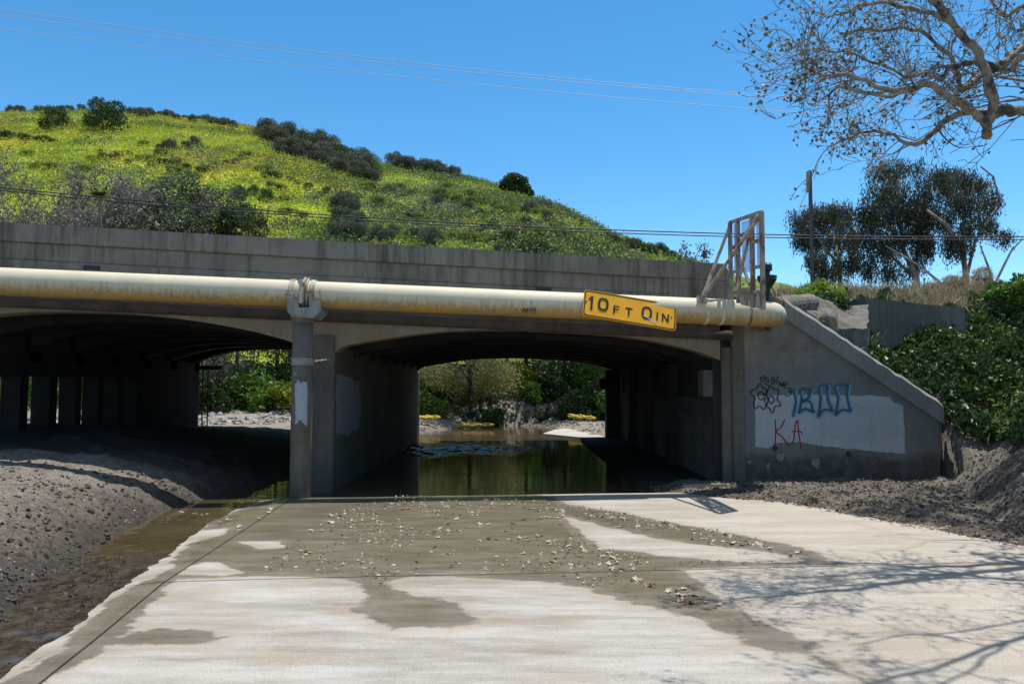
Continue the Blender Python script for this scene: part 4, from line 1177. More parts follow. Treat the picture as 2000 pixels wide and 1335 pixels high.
# shrubs on the hill, each a thing
SHM = [shrub_mesh('shrub_leaves', M['lf_scrub'], 400 + i, 1, 1, .72 + .1 * (i % 2), 26, 6500, .085, .45, 0, .5) for i in range(4)]
SHG = [shrub_mesh('shrub_leaves', M['lf_dark'], 410 + i, 1, 1, .8, 22, 5500, .09, .5, 0, .3) for i in range(2)]
def shrub(px, py, rpx, meshes, label, group=None, squash=1.0, name='shrub'):
    h = hill_hit(px, py + rpx * .55 * squash)
    k = rpx * h.y / 1500
    o = bpy.data.objects.new(name, random.choice(meshes)); link(o)
    o.location = h - Vector((0, 0, .12 * k)); o.scale = (k, k, k * squash * 1.1); o.rotation_euler = (0, 0, random.random() * 6.28)
    return tag(o, label, 'shrub', group)
rr0 = random.Random(77)
shrub(208, 235, 44, SHG, 'big round dark shrub near the top of the hill at the left', name='shrub')
shrub(108, 236, 30, SHG, 'mid size green shrub just left of the big round hilltop shrub')
def along(poly, n, rmin, rmax, meshes, label, group, jy=8, squash=1.0):
    P = [Vector(p_) for p_ in poly]; Ls = [(b - a).length for a, b in zip(P, P[1:])]; T = sum(Ls)
    for i in range(n):
        d = (i + rr0.random() * .8) / n * T; k = 0
        while k < len(Ls) - 1 and d > Ls[k]: d -= Ls[k]; k += 1
        q_ = P[k].lerp(P[k + 1], min(1, d / Ls[k]))
        shrub(q_.x + rr0.uniform(-4, 4), q_.y + rr0.uniform(-jy, jy), rr0.uniform(rmin, rmax), meshes, label, group, squash)
along([(515, 262), (560, 275), (620, 292), (680, 310), (735, 335)], 16, 20, 30, SHM, 'dark grey green shrub in the thick upper band along the ridge', 'shrubs of the upper ridge band', 10)
along([(520, 250), (600, 272), (660, 292), (720, 318)], 16, 13, 22, SHM, 'dark grey green shrub in the thick upper band along the ridge', 'shrubs of the upper ridge band', 4)
along([(545, 285), (600, 300), (650, 318), (700, 335), (735, 345)], 14, 18, 28, SHM, 'dark grey green shrub along the lower edge of the upper ridge band', 'shrubs of the upper ridge band', 6)
along([(765, 312), (810, 318), (850, 330), (890, 345)], 15, 12, 21, SHM, 'dark shrub in the short second band lower down the ridge', 'shrubs of the second ridge band', 5)
along([(245, 218), (300, 222), (360, 230), (420, 238), (465, 246)], 22, 8, 14, SHM, 'low brush shrub in the row along the hilltop fence', 'brush along the hilltop fence', 3)
along([(15, 214), (60, 214), (120, 214), (165, 212)], 7, 9, 14, SHM, 'small brown green shrub by the hilltop house', 'brush by the hilltop house', 2)
along([(1055, 402), (1085, 412), (1115, 425), (1140, 440)], 6, 10, 17, SHM, 'small dark shrub on the ridge below the lone tree', 'shrubs below the lone tree', 4)
along([(1175, 468), (1215, 478), (1260, 490), (1310, 500)], 10, 13, 20, SHG, 'dark green shrub where the ridge meets the parapet', 'shrubs at the low end of the ridge', 4)
along([(655, 395), (690, 405), (665, 430), (700, 440)], 5, 22, 30, SHM, 'large grey shrub midway down the slope', 'large shrubs midway down the slope', 6)
along([(640, 455), (720, 460), (800, 462), (870, 470)], 9, 18, 28, SHM, 'dark bush just above the bridge parapet', 'bushes just above the parapet', 5)
along([(300, 285), (370, 282), (400, 290)], 4, 12, 18, SHM, 'small dark shrub in the middle of the mustard field', 'shrubs in the mustard field', 6)
along([(0, 268), (60, 270), (120, 275)], 7, 11, 16, SHG, 'low green shrub in the row across the yellow slope', 'low shrubs across the yellow slope', 4, .7)
along([(440, 392), (470, 385), (510, 372), (535, 392)], 4, 14, 20, SHG, 'single round green bush on the bright grass', 'round bushes on the bright grass', 5)
along([(200, 300), (260, 312), (320, 320), (390, 330), (470, 310)], 12, 8, 13, SHG, 'small green tussock shrub on the middle slope', 'tussock shrubs of the middle slope', 8, .7)
along([(790, 420), (870, 400), (950, 420), (1040, 415), (1100, 450), (1000, 450), (900, 450), (1080, 480), (960, 478)], 40, 8, 17, SHM + SHG, 'rounded green shrub of the brushy flank', 'shrubs of the brushy flank', 14)
along([(500, 330), (560, 350), (610, 372), (640, 380)], 7, 8, 13, SHM, 'small brown green shrub above the bright grass', 'small shrubs above the bright grass', 8, .7)

SHF = [shrub_mesh('shrub_leaves', M['lf_flank'], 420 + i, 1, 1, .7, 24, 5500, .09, .5, 0, .4) for i in range(2)]
along([(40, 300), (150, 330), (260, 290), (360, 320), (300, 350), (430, 300), (520, 330), (560, 410), (600, 430)], 44, 9, 20, SHF, 'soft green bush scattered over the yellow slope', 'soft green bushes on the yellow slope', 22, .6)
along([(720, 370), (800, 390), (880, 380), (960, 400), (1060, 440), (1120, 470), (980, 470), (860, 450), (760, 430)], 46, 10, 22, SHF, 'soft green bush of the right flank', 'soft green bushes of the right flank', 18, .75)
# lone windswept tree on the ridge
h = hill_hit(1012, 382)
k_ = h.y / 1500
lt = thing('lone_tree', 'dark windswept tree standing alone on the ridge line', 'tree', h)
m = MB(); m.tube([h - Vector((0, 0, .5)), h + Vector((-.4, 0, 1.6)), h + Vector((-.8, 0, 2.6))], [.35, .28, .15], 7); m.build('trunk', M['bark_dark'], lt)
r = np.random.default_rng(5)
bl = [((x - 1012) * k_, 0, (378 - y) * k_, rx * k_, rx * k_, ry * k_) for x, y, rx, ry in ((1003, 347, 20, 12), (990, 355, 15, 9), (1015, 352, 17, 12), (1022, 363, 15, 10), (1034, 374, 10, 7), (1000, 364, 18, 8), (982, 361, 9, 5))]
p, kk = clump_points(bl, 6000, r)
v, f, t = leaves(p, .42, .6, 0, np.clip(.4 * r.random(len(bl))[kk] + .4 * r.random(len(p)), 0, 1), 0, r)
np_obj('crown', np_mesh('crown', v, f, M['lf_dark'], {'tint': t}), lt, loc=(0, 0, 0))

# hilltop house and fence
hb = hill_hit(64, 214); hb = Vector((hb.x, hb.y + 6, hb.z - .6)); k_ = hb.y / 1500
hs_ = thing('house', 'pale house with a low grey roof at the top of the hill', 'house', hb)
wd = 68 * k_ / 2; zt_ = (750 - 207) / 1500 * hb.y + 1.9; rt_ = (750 - 199) / 1500 * hb.y + 1.9
m = MB(); m.box(hb.x - wd, hb.x + wd, hb.y, hb.y + 8, hb.z - 1, zt_); m.build('wall', M['house_wall'], hs_)
m = MB(); m.prism([(hb.x - wd - .4, hb.y - .5, zt_ + .003), (hb.x + wd + .4, hb.y - .5, zt_ + .003), (hb.x + .2, hb.y - .5, rt_)], [(hb.x - wd - .4, hb.y + 8.5, zt_ + .003), (hb.x + wd + .4, hb.y + 8.5, zt_ + .003), (hb.x + .2, hb.y + 8.5, rt_)]); m.build('roof', M['house_roof'], hs_)
for dx in (-2.6, .4, 2.9):
    m = MB(); m.box(hb.x + dx - .5, hb.x + dx + .5, hb.y - .04, hb.y - .004, zt_ - 1.4, zt_ - .4); m.build('window', M['glass_dark'], hs_)
f0, f1 = hill_hit(262, 219), hill_hit(500, 252)
fe = thing('hilltop_fence', 'low grey board fence along the crest of the hill', 'fence', f0)
N_ = 26; m = MB()
for i in range(N_):
    a_, b_ = f0.lerp(f1, i / N_), f0.lerp(f1, (i + .96) / N_)
    za, zb = hill_z(a_.x, a_.y + 1.5), hill_z(b_.x, b_.y + 1.5)
    m.prism([(a_.x, a_.y + 1.5, za - .6), (b_.x, b_.y + 1.5, zb - .6), (b_.x, b_.y + 1.5, zb + 1.1), (a_.x, a_.y + 1.5, za + 1.1)], [(a_.x, a_.y + 1.58, za - .6), (b_.x, b_.y + 1.58, zb - .6), (b_.x, b_.y + 1.58, zb + 1.1), (a_.x, a_.y + 1.58, za + 1.1)])
m.build('board_panel', M['fence_wood'], fe)
m = MB()
for i in range(N_ + 1):
    a_ = f0.lerp(f1, i / N_); za = float(hill_z(a_.x, a_.y + 1.5)); m.box(a_.x - .07, a_.x + .07, a_.y + 1.36, a_.y + 1.49, za - .6, za + 1.25)
m.build('fence_posts', M['fence_wood'], fe)['kind'] = 'stuff'

# ------------------------------------------------------------------ trees
def leafy_tree(name, label, base, height, rx, rz, leafm, barkm, seed, n=5000, size=.16, aspect=.5, group=None, droop=0.0, trunk_r=.12, cat='tree', nb=18):
    r = np.random.default_rng(seed); base = Vector(base)
    t_ = thing(name, label, cat, base, group)
    m = MB(); tips = []
    top = height - rz
    m.tube([base - Vector((0, 0, .4)), base + Vector((r.normal() * .15, 0, top * .5)), base + Vector((r.normal() * .3, r.normal() * .2, top))], [trunk_r, trunk_r * .8, trunk_r * .6], 7)
    for i in range(6):
        a = r.random() * 6.28; q_ = base + Vector((0, 0, top * (.5 + .5 * r.random())))
        m.tube([q_, q_ + Vector((math.cos(a) * rx * .4, math.sin(a) * rx * .4, rz * .5)), q_ + Vector((math.cos(a) * rx * .8, math.sin(a) * rx * .8, rz * .9))], [trunk_r * .5, trunk_r * .3, .02], 5)
    m.build('trunk', barkm, t_)
    bl = []
    for i in range(nb):
        a = r.random() * 6.28; e = r.random() * 2 - 1; c_ = math.sqrt(1 - e * e) * (.45 + .5 * r.random()); s = .24 + .22 * r.random()
        bl.append((math.cos(a) * rx * c_, math.sin(a) * rx * c_, height - rz + e * rz * .8, rx * s, rx * s, rz * s * .9))
    p, kk = clump_points(bl, n, r, .4)
    p = p[p[:, 2] > .05]; kk = kk[:len(p)]
    bt = r.random(nb)
    v, f, t = leaves(p, size, aspect, droop, np.clip(.55 * bt[kk] + .45 * r.random(len(p)), 0, 1), 0, r)
    np_obj('crown', np_mesh('crown', v, f, leafm, {'tint': t}), t_, loc=(0, 0, 0))
    return t_
def gbase(x, y): return (x, y, float(ground_z(np.array([x]), np.array([y]))[0]) - .05)
# beyond the bridge, seen through the openings
p = np.stack([rng.uniform(-30, 14, 34000), rng.uniform(34.7, 50, 34000)], 1)
pzv = ground_z(p[:, 0], p[:, 1]); p = np.concatenate([p, pzv[:, None]], 1); p = p[(pzv > .12) & (fbm(p[:, 0] * .6, p[:, 1] * .6, 3, 140) > -.35)]
p[:, 2] += .55 * rng.random(len(p)) * (.3 + 1.2 * vnoise(p[:, 0] * .7, p[:, 1] * .7, 130))
v, f, t = leaves(p, .26, .6, 0, np.clip(.6 * vnoise(p[:, 0] * .5, p[:, 1] * .5, 131) + .4 * rng.random(len(p)), 0, 1), .2)
tag(np_obj('undergrowth', np_mesh('undergrowth', v, f, M['lf_dark'], {'tint': t})), 'dark green undergrowth on the far bank', kind='stuff')
FT = [
 ('riverside_tree', 'tall grey green tree far behind the left opening', -13.5, 44.0, 8.6, 3.4, 3.8, 'lf_grey', 'bark_dark', 7000, .18, .5),
 ('riverside_tree', 'tall dark tree far behind the support column', -10.0, 43.0, 8.4, 3.2, 3.8, 'lf_dark', 'bark_dark', 7000, .18, .5),
 ('riverside_tree', 'tall dark tree closing the gap behind the olive willow', .8, 44.0, 8.2, 3.2, 3.6, 'lf_dark', 'bark_dark', 6000, .18, .5),
 ('riverside_tree', 'tall green tree far behind the left edge of the middle opening', -4.0, 44.0, 8.0, 3.2, 3.6, 'lf_green', 'bark_dark', 6000, .18, .5),
 ('willow_tree', 'wide olive willow leaning over the water in the middle opening', -1.9, 35.9, 5.0, 2.7, 2.2, 'lf_olive', 'bark_dark', 15000, .13, .4),
 ('willow_tree', 'olive willow standing behind the leaning willow', -.4, 41.0, 6.5, 2.8, 2.6, 'lf_olive', 'bark_dark', 6000, .17, .35),
 ('riverside_tree', 'dark green tree right of the olive willow in the middle opening', 2.6, 38.5, 6.2, 2.7, 2.9, 'lf_dark', 'bark_dark', 9000, .16, .5),
 ('riverside_tree', 'green tree beside the right pier in the middle opening', 5.2, 37.0, 5.6, 2.4, 2.6, 'lf_green', 'bark_dark', 8000, .15, .5),
 ('riverside_tree', 'dark tree at the back between the two right trees', 4.0, 42.5, 7.4, 3.4, 3.4, 'lf_dark', 'bark_dark', 7000, .18, .5),
 ('riverside_tree', 'green tree at the left edge of the middle opening', -5.6, 39.0, 6.2, 2.6, 2.8, 'lf_green', 'bark_dark', 8000, .15, .5),
 ('riverside_tree', 'grey green tree filling the left opening by the ladder', -14.2, 37.0, 6.4, 3.0, 3.0, 'lf_grey', 'bark_dark', 9000, .16, .45),
 ('riverside_tree', 'dense green tree in the left opening beside the column', -11.0, 38.5, 6.6, 3.0, 3.1, 'lf_dark', 'bark_dark', 9000, .16, .5),
 ('riverside_tree', 'green tree behind the centre pier', -8.4, 39.5, 6.4, 2.8, 3.0, 'lf_green', 'bark_dark', 6000, .17, .5),
 ('riverside_tree', 'grey green tree behind the slotted pier', -18.0, 38.0, 6.6, 3.0, 3.1, 'lf_grey', 'bark_dark', 5000, .18, .5),
 ('riverside_tree', 'yellow green tree seen through the pier slots', -19.5, 29.5, 5.0, 2.6, 2.3, 'lf_green', 'bark_dark', 6000, .16, .5),
 ('riverside_tree', 'green tree seen through the last pier slots', -16.6, 31.5, 4.6, 2.2, 2.1, 'lf_yellow', 'bark_dark', 5000, .16, .5),
]
for i, (nm, lb, x, y, hh, rx, rz, lm, bk, n_, s_, asp) in enumerate(FT):
    leafy_tree(nm, lb, gbase(x, y), hh, rx, rz, M[lm], M[bk], 500 + i, n_, s_, asp)
UB = [shrub_mesh('bush_leaves', M[k], 600 + i, 1, 1, .8, 12, 2200, .15, .55) for i, k in enumerate(('lf_green', 'lf_dark', 'lf_yellow', 'lf_ivy'))]
BUS = [(-3.6, 35.0, .8, 0, 'green bush on the bank behind the left boom'), (2.6, 35.6, .9, 1, 'dark bush on the bank behind the right boom'), (-.9, 35.9, .8, 1, 'dark bush at the water in the middle of the bank'), (-5.4, 34.9, 1.2, 1, 'dark bush low behind the far end of the pier'), (5.9, 34.6, 1.3, 1, 'dark bush half hidden by the right pier'),
       (-9.9, 34.6, 1.15, 2, 'yellow green bush by the rubble in the left opening'), (-11.6, 35.4, 1.4, 0, 'bright green bush in the left opening'),
       (-13.6, 34.8, 1.1, 1, 'dark bush beside the ladder foot'), (-15.2, 35.6, 1.4, 0, 'green bush behind the ladder'),
       (-4.4, 36.0, 1.3, 0, 'bright green bush at the left edge of the middle opening'), (-3.1, 36.8, 1.0, 2, 'small lime bush under the willow'),
       (.9, 37.2, .8, 0, 'low green bush on the scoured bank in the middle'), (1.5, 36.3, .42, 3, 'little pale plant on the mud bar'),
       (3.4, 36.0, 1.3, 3, 'dark bush below the right hand trees'), (4.9, 35.4, 1.4, 0, 'leafy bush beside the right pier'),
       (.4, 39.0, 1.2, 2, 'lime bush between willow and dark tree'), (-1.4, 37.6, 1.1, 1, 'dark bush at the willow foot'), (2.0, 37.6, 1.0, 1, 'dark bush in the middle of the bank'),
       (-6.8, 36.2, 1.4, 0, 'green bush behind the centre pier'), (-8.2, 36.0, 1.3, 1, 'dark bush behind the support column'), (-17.6, 33.5, 1.3, 2, 'lime bush outside the pier slots')]
for x, y, s_, k, lb in BUS:
    o = bpy.data.objects.new('bush', UB[k]); link(o); b_ = gbase(x, y)
    o.location = (b_[0], b_[1], b_[2] - .1); o.scale = (s_, s_, s_ * .95); o.rotation_euler = (0, 0, random.random() * 6); tag(o, lb, 'bush')

# left skyline trees beyond the parapet
for i, (px, py, Yd, hh, rx, rz, lm, lb) in enumerate([
    (272, 358, 46, 12.6, 1.9, 3.2, 'lf_grey', 'grey green tree with an open crown above the parapet'),
    (352, 362, 45, 12.9, 2.2, 3.0, 'lf_scrub', 'dark grey tree right of the open crowned tree above the parapet'),
    (415, 388, 47, 12.4, 2.5, 2.8, 'lf_scrub', 'broad grey tree above the parapet left of the bright grass'),
    (468, 424, 46, 11.4, 1.5, 1.8, 'lf_dark', 'lowest green tree in the clump above the parapet'),
    (315, 420, 43, 11.0, 2.2, 2.2, 'lf_dark', 'short green tree in front of the grey tree clump')]):
    top = at(px, py, Yd); b_ = gbase(top.x, Yd)
    leafy_tree('tree', lb, b_, top.z - b_[2] + .75, rx * 1.1, rz * 1.1, M[lm], M['bark_dark'], 700 + i, 15000, .16, .5, nb=34)
for i, (px, py, Yd, lb) in enumerate([(60, 315, 40, 'bare pale sycamore at the left edge above the parapet'), (165, 345, 42, 'second bare pale sycamore beside the palm'), (-90, 320, 41, 'bare pale sycamore cut by the left edge')]):
    top = at(px, py, Yd); b_ = Vector(gbase(top.x, Yd)); r = np.random.default_rng(720 + i)
    t_ = thing('bare_sycamore', lb, 'tree', b_)
    H_ = top.z - b_.z; m = MB(); tips = []
    m.tube([b_ - Vector((0, 0, .4)), b_ + Vector((.1, 0, H_ * .25)), b_ + Vector((.2, 0, H_ * .42))], [.28, .22, .18], 7)
    q_ = b_ + Vector((.2, 0, H_ * .42))
    for a in range(8):
        an = a * 6.283 / 8 + r.random()
        grow(m, tips, q_ - Vector((0, 0, r.random() * 1.6)), (math.cos(an) * .8, math.sin(an) * .8, .55 + .8 * r.random()), H_ * .36, .10, 3, r, .75, 0, (4, 6), .16, 4, .014, .6)
    m.build('trunk', M['bark_pale'], t_, fix=False)
    P = np.array([tuple(p_ - b_) for p_, d_ in tips]); P = np.concatenate([P, P, P]) + r.normal(size=(len(P) * 3, 3)) * .14
    v, f, t = leaves(P, .15, .6, 0, None, 0, r)
    np_obj('foliage', np_mesh('foliage', v, f, M['lf_pale'], {'tint': t}), t_, loc=(0, 0, 0))
# palm
pb_ = at(196, 388, 38.6); b_ = Vector(gbase(pb_.x, 38.6)); pl_ = thing('palm_tree', 'small feathery palm between the bare sycamore and the grey trees', 'palm', b_)
m = MB(); m.tube([b_, b_ + Vector((.1, 0, (pb_.z - b_.z) * .6)), pb_], [.10, .08, .08], 8); m.build('trunk', M['bark_pale'], pl_)
r = np.random.default_rng(9); parts = []
for i in range(26):
    a = r.random() * 6.28; el = .2 + 1.2 * r.random(); L_ = .8 + .35 * r.random()
    ts = np.linspace(.1, 1, 26)
    d_ = np.array([math.cos(a) * math.cos(el), math.sin(a) * math.cos(el), math.sin(el)])
    fr = ts[:, None] * d_ * L_ + np.stack([0 * ts, 0 * ts, -.35 * ts ** 2], 1) + np.array(pb_ - b_)
    for s_ in (-1, 1):
        sd_ = np.array([-math.sin(a), math.cos(a), 0]) * s_
        tip = fr + sd_ * (.20 * np.sin(ts * 2.9)[:, None] + .03) + np.array([0, 0, -.06]) + d_ * .10
        wv_ = d_ * .05
        vv2 = np.stack([fr, fr + wv_, tip, tip - wv_ * .2], 1).reshape(-1, 3)
        parts.append((vv2, np.arange(len(vv2)).reshape(-1, 4), np.repeat(r.random(len(fr)), 4)))
v, f, t = join(parts); np_obj('fronds', np_mesh('fronds', v, f, M['lf_flank'], {'tint': t}), pl_, loc=(0, 0, 0))

# eucalyptus trees on the right
def euc(label, Yd, blobs, limbs, seed, n):
    r = np.random.default_rng(seed); k_ = Yd / 1500
    b0 = at(*limbs[0][0], Yd); b0.z = 3.2
    t_ = thing('eucalyptus_tree', label, 'tree', b0)
    m = MB()
    for li, pts in enumerate(limbs):
        P = [at(x, y, Yd + r.normal() * .5 * (i > 0)) for i, (x, y) in enumerate(pts)]
        if li == 0: P[0].z = 3.0
        r0 = (.34 if li == 0 else .17)
        m.tube(P, [.6 * r0 * (1 - .6 * i / (len(P) - 1)) for i in range(len(P))], 7)
    m.build('trunk', M['bark_euc'], t_, smooth=True)
    bl = []
    for x, y, rx, ry in blobs:
        q_ = at(x, y, Yd + r.normal() * 1.2) - b0
        bl.append((q_.x, q_.y, q_.z, rx * k_ * 1.48, rx * k_ * 1.1, ry * k_ * 1.12))
    # hanging leaf sprays: strings of leaves
    p, kk = clump_points(bl, int(n * 2.1), r, .15)
    kp_ = fbm(p[:, 0] * 1.5 + seed, p[:, 2] * .9 + p[:, 1] * .5, 3, 820) > -.26
    p, kk = p[kp_], kk[kp_]
    parts = []; bt = r.random(len(bl))
    for j in range(7):
        q_ = p + r.normal(size=p.shape) * np.array([.10, .10, .05]); q_[:, 2] -= j * .13 * (.6 + .6 * r.random(len(p)))
        parts.append(leaves(q_, .24, .24, .6, np.clip(.45 * bt[kk] + .5 * r.random(len(p)) - .05 * j + .1, 0, 1), 0, r))
    v, f, t = join(parts)
    np_obj('crown', np_mesh('crown', v, f, M['lf_euc'], {'tint': t}), t_, loc=(0, 0, 0))
euc('small eucalyptus with a bushy drooping crown behind the sign post', 50,
    [(1565, 425, 22, 22), (1600, 415, 26, 22), (1640, 412, 24, 22), (1578, 460, 24, 26), (1620, 455, 30, 30), (1660, 450, 22, 30), (1590, 505, 14, 22), (1620, 515, 18, 28), (1650, 510, 18, 28), (1600, 540, 12, 20)],
    [[(1640, 600), (1640, 520), (1630, 460)], [(1640, 520), (1600, 470), (1575, 440)], [(1640, 500), (1662, 450), (1650, 425)]], 801, 1500)
euc('tallest eucalyptus with dense dark hanging foliage', 48,
    [(1730, 330, 28, 20), (1770, 325, 30, 20), (1720, 370, 28, 26), (1770, 365, 36, 28), (1700, 415, 28, 28), (1750, 415, 38, 34), (1795, 410, 26, 36), (1690, 460, 24, 30), (1735, 470, 30, 36), (1785, 465, 28, 34), (1700, 515, 16, 30), (1740, 525, 18, 32), (1780, 515, 20, 30), (1670, 500, 14, 26), (1815, 470, 16, 30), (1812, 365, 20, 24), (1822, 415, 18, 24)],
    [[(1800, 605), (1790, 540), (1765, 490), (1755, 420), (1755, 350)], [(1790, 545), (1740, 500), (1710, 470)], [(1785, 530), (1800, 460), (1790, 400)], [(1765, 480), (1720, 420), (1715, 380)]], 802, 2300)
euc('right hand eucalyptus with pale bare limbs showing through its crown', 46,
    [(1840, 338, 24, 18), (1872, 345, 26, 18), (1905, 355, 24, 18), (1850, 380, 26, 28), (1890, 390, 28, 30), (1930, 385, 20, 22), (1862, 430, 24, 30), (1905, 440, 24, 26), (1850, 470, 16, 26), (1930, 430, 16, 20), (1960, 455, 16, 10), (1875, 475, 16, 20)],
    [[(1885, 610), (1888, 545), (1880, 490), (1850, 440), (1810, 410)], [(1888, 540), (1905, 470), (1930, 430), (1955, 400), (1940, 345), (1915, 325)], [(1925, 605), (1940, 560), (1960, 520), (1975, 490), (1998, 465)], [(1850, 600), (1835, 550), (1790, 515), (1730, 480)], [(1940, 560), (1930, 520), (1915, 480)], [(1880, 490), (1885, 430), (1875, 370)]], 803, 1150)

# foreground sycamore, its trunk just out of the picture
YS = 8.6
r = np.random.default_rng(55)
tb_ = Vector((8.3, 9.6, float(ground_z(np.array([8.3]), np.array([9.6]))[0]) - .1))
sy = thing('sycamore_tree', 'large sycamore reaching mottled limbs and small new leaves into the sky at right', 'tree', tb_)
m = MB(); tips = []
m.tube([tb_, tb_ + Vector((.1, -.1, 1.2)), tb_ + Vector((-.1, -.3, 2.6)), tb_ + Vector((-.6, -.6, 3.6))], [.36, .3, .26, .2], 12)
crot = at(1925, 235, YS)
LB = [([(2130, 225, 9.1), (2040, 232, 8.8), (1985, 216, 8.7), (1945, 218, YS), (1925, 240, YS)], .095, .085),
      ([(1945, 220, YS), (1932, 165, 8.5), (1908, 105, 8.5), (1868, 52, 8.4), (1826, -6, 8.3), (1800, -60, 8.2)], .075, .05),
      ([(1928, 268, YS), (1922, 240, YS), (1890, 215, 8.5), (1850, 187, 8.3), (1812, 162, 8.2), (1765, 176, 8.0), (1700, 165, 7.9), (1660, 145, 7.8), (1620, 152, 7.7)], .075, .02),
      ([(1930, 222, YS), (1880, 222, 8.8), (1840, 240, 8.9), (1805, 275, 9.0), (1775, 282, 9.0), (1735, 262, 9.0), (1680, 262, 9.0), (1620, 285, 9.0)], .06, .014),
      ([(2140, 60, 9.4), (2040, 85, 9.2), (1990, 100, 9.1), (1950, 128, 9.0), (1910, 150, 9.0), (1880, 178, 8.9), (1868, 140, 8.9), (1850, 105, 8.9), (1795, 60, 8.8), (1720, 58, 8.6), (1640, 65, 8.5)], .085, .018),
      ([(2120, 120, 8.4), (2010, 108, 8.5), (1965, 138, 8.6), (1905, 120, 8.6), (1860, 128, 8.6), (1838, 155, 8.6), (1812, 140, 8.5), (1760, 145, 8.4), (1680, 110, 8.3), (1600, 95, 8.2)], .06, .012),
      ([(1868, 52, 8.4), (1800, 20, 8.3), (1720, 5, 8.2), (1660, 20, 8.0), (1615, 36, 7.9)], .04, .010),
      ([(1780, 176, 8.0), (1720, 190, 7.9), (1640, 170, 7.8), (1620, 185, 7.7), (1580, 205, 7.7)], .03, .008),
      ([(2100, -40, 8.6), (2000, 10, 8.6), (1960, 30, 8.6), (1930, -20, 8.6)], .05, .02),
      ([(1640, 150, 7.8), (1580, 140, 7.7), (1570, 110, 7.6), (1560, 80, 7.6)], .022, .008),
      ([(2200, -60, 7.4), (2060, -110, 6.7), (1960, -150, 6.2), (1860, -190, 5.9), (1770, -215, 5.7), (1700, -250, 5.6)], .05, .012),
      ([(2060, -110, 6.7), (2010, -170, 6.2), (1960, -230, 5.8), (1900, -260, 5.5)], .03, .010),
      ([(2200, -20, 7.6), (2080, -40, 7.2), (1980, -70, 6.9), (1880, -80, 6.8), (1800, -110, 6.6)], .03, .010)]
for pts, ra, rb_ in LB:
    P = [at(x, y, Yd) for x, y, Yd in pts]
    if P[0].x > 5.6 + .3 and pts[0][0] > 2050: P = [tb_ + Vector((-.6, -.6, 3.5))] + P
    n_ = len(P); rad = [.72 * (ra + (rb_ - ra) * i / (n_ - 1)) for i in range(n_)]
    # smooth
    Q, RQ = [], []
    for i in range(n_ - 1):
        p0, p1, p2, p3 = P[max(i - 1, 0)], P[i], P[i + 1], P[min(i + 2, n_ - 1)]
        for k in range(4):
            t = k / 4; Q.append(.5 * (2 * p1 + (p2 - p0) * t + (2 * p0 - 5 * p1 + 4 * p2 - p3) * t * t + (3 * p1 - p0 - 3 * p2 + p3) * t ** 3) + Vector(r.normal(size=3)) * .012); RQ.append((rad[i] + (rad[i + 1] - rad[i]) * t) * (1 + .08 * r.normal()))
    Q.append(P[-1]); RQ.append(rad[-1])
    m.tube(Q, RQ, 9, True)
    # side twigs
    for i in range(3, len(Q)):
        if Q[i].x > 7 or Q[i].x > .9 * Q[i].y: continue
        if r.random() < (.78 if RQ[i] > .032 else .22): continue
        for _ in range(1):
            d = (Q[i] - Q[i - 1]).normalized()
            o = Vector(r.normal(size=3)); o.z += .15; o = (o - o.dot(d) * d).normalized()
            nd = d * .5 + o + Vector((-.35, 0, -.02))
            grow(m, tips, Q[i], nd, .34 + .36 * r.random(), max(.007, min(.014, RQ[i] * .4)), 2, r, .75, .02, (2, 4), .24, 4, .0036, .7)
m2 = m
m2.build('trunk', M['bark_syc'], sy, fix=False, smooth=True)
P = np.array([tuple(p_ - tb_) for p_, d_ in tips])
sel = r.random(len(P)) < np.where(P[:, 0] + tb_.x < 4.1, .62, .32)
P = P[sel] + r.normal(size=(sel.sum(), 3)) * .03
cl = P + r.normal(size=P.shape) * .02
v, f, t = leaves(cl, .046, .85, .15, None, 0, r)
np_obj('foliage', np_mesh('foliage', v, f, M['lf_syc'], {'tint': t}), sy, loc=(0, 0, 0))
# the part of its crown beyond the frame, shading the right bank
m = MB(); tips = []
for i in range(11):
    a = -.9 + 2.6 * r.random()
    grow(m, tips, tb_ + Vector((-.3, -.3, 2.2 + 1.4 * r.random())), (math.cos(a) * .7, math.sin(a) * .9, .9), 2.4, .09, 3, r, .7, 0, (3, 4), .2, 4, .006, .66)
ldr = [tb_ + Vector((-.6, -.6, 3.5)), tb_ + Vector((.6, .9, 5.5)), tb_ + Vector((1.4, 2.2, 7.4)), tb_ + Vector((2.0, 3.2, 9.2))]
m.tube(ldr, [.17, .14, .11, .07], 9)
for i in range(16):
    a = 6.283 * r.random()
    grow(m, tips, ldr[2].lerp(ldr[3], r.random()), (math.cos(a), math.sin(a), .45), 2.0, .05, 3, r, .7, 0, (3, 4), .2, 4, .006, .66)
keepm = m.build('bough', M['bark_syc'], sy, fix=False)
P = np.array([tuple(p_ - tb_) for p_, d_ in tips]); ok = (P[:, 0] + tb_.x > .69 * (P[:, 1] + tb_.y)) | (P[:, 2] + tb_.z > 2.1 + .52 * (P[:, 1] + tb_.y))
P = P[ok]
cl = np.repeat(P, 3, 0) + r.normal(size=(len(P) * 3, 3)) * .08
v, f, t = leaves(cl, .11, .75, .1, None, 0, r)
np_obj('foliage', np_mesh('foliage', v, f, M['lf_syc'], {'tint': t}), sy, loc=(0, 0, 0))

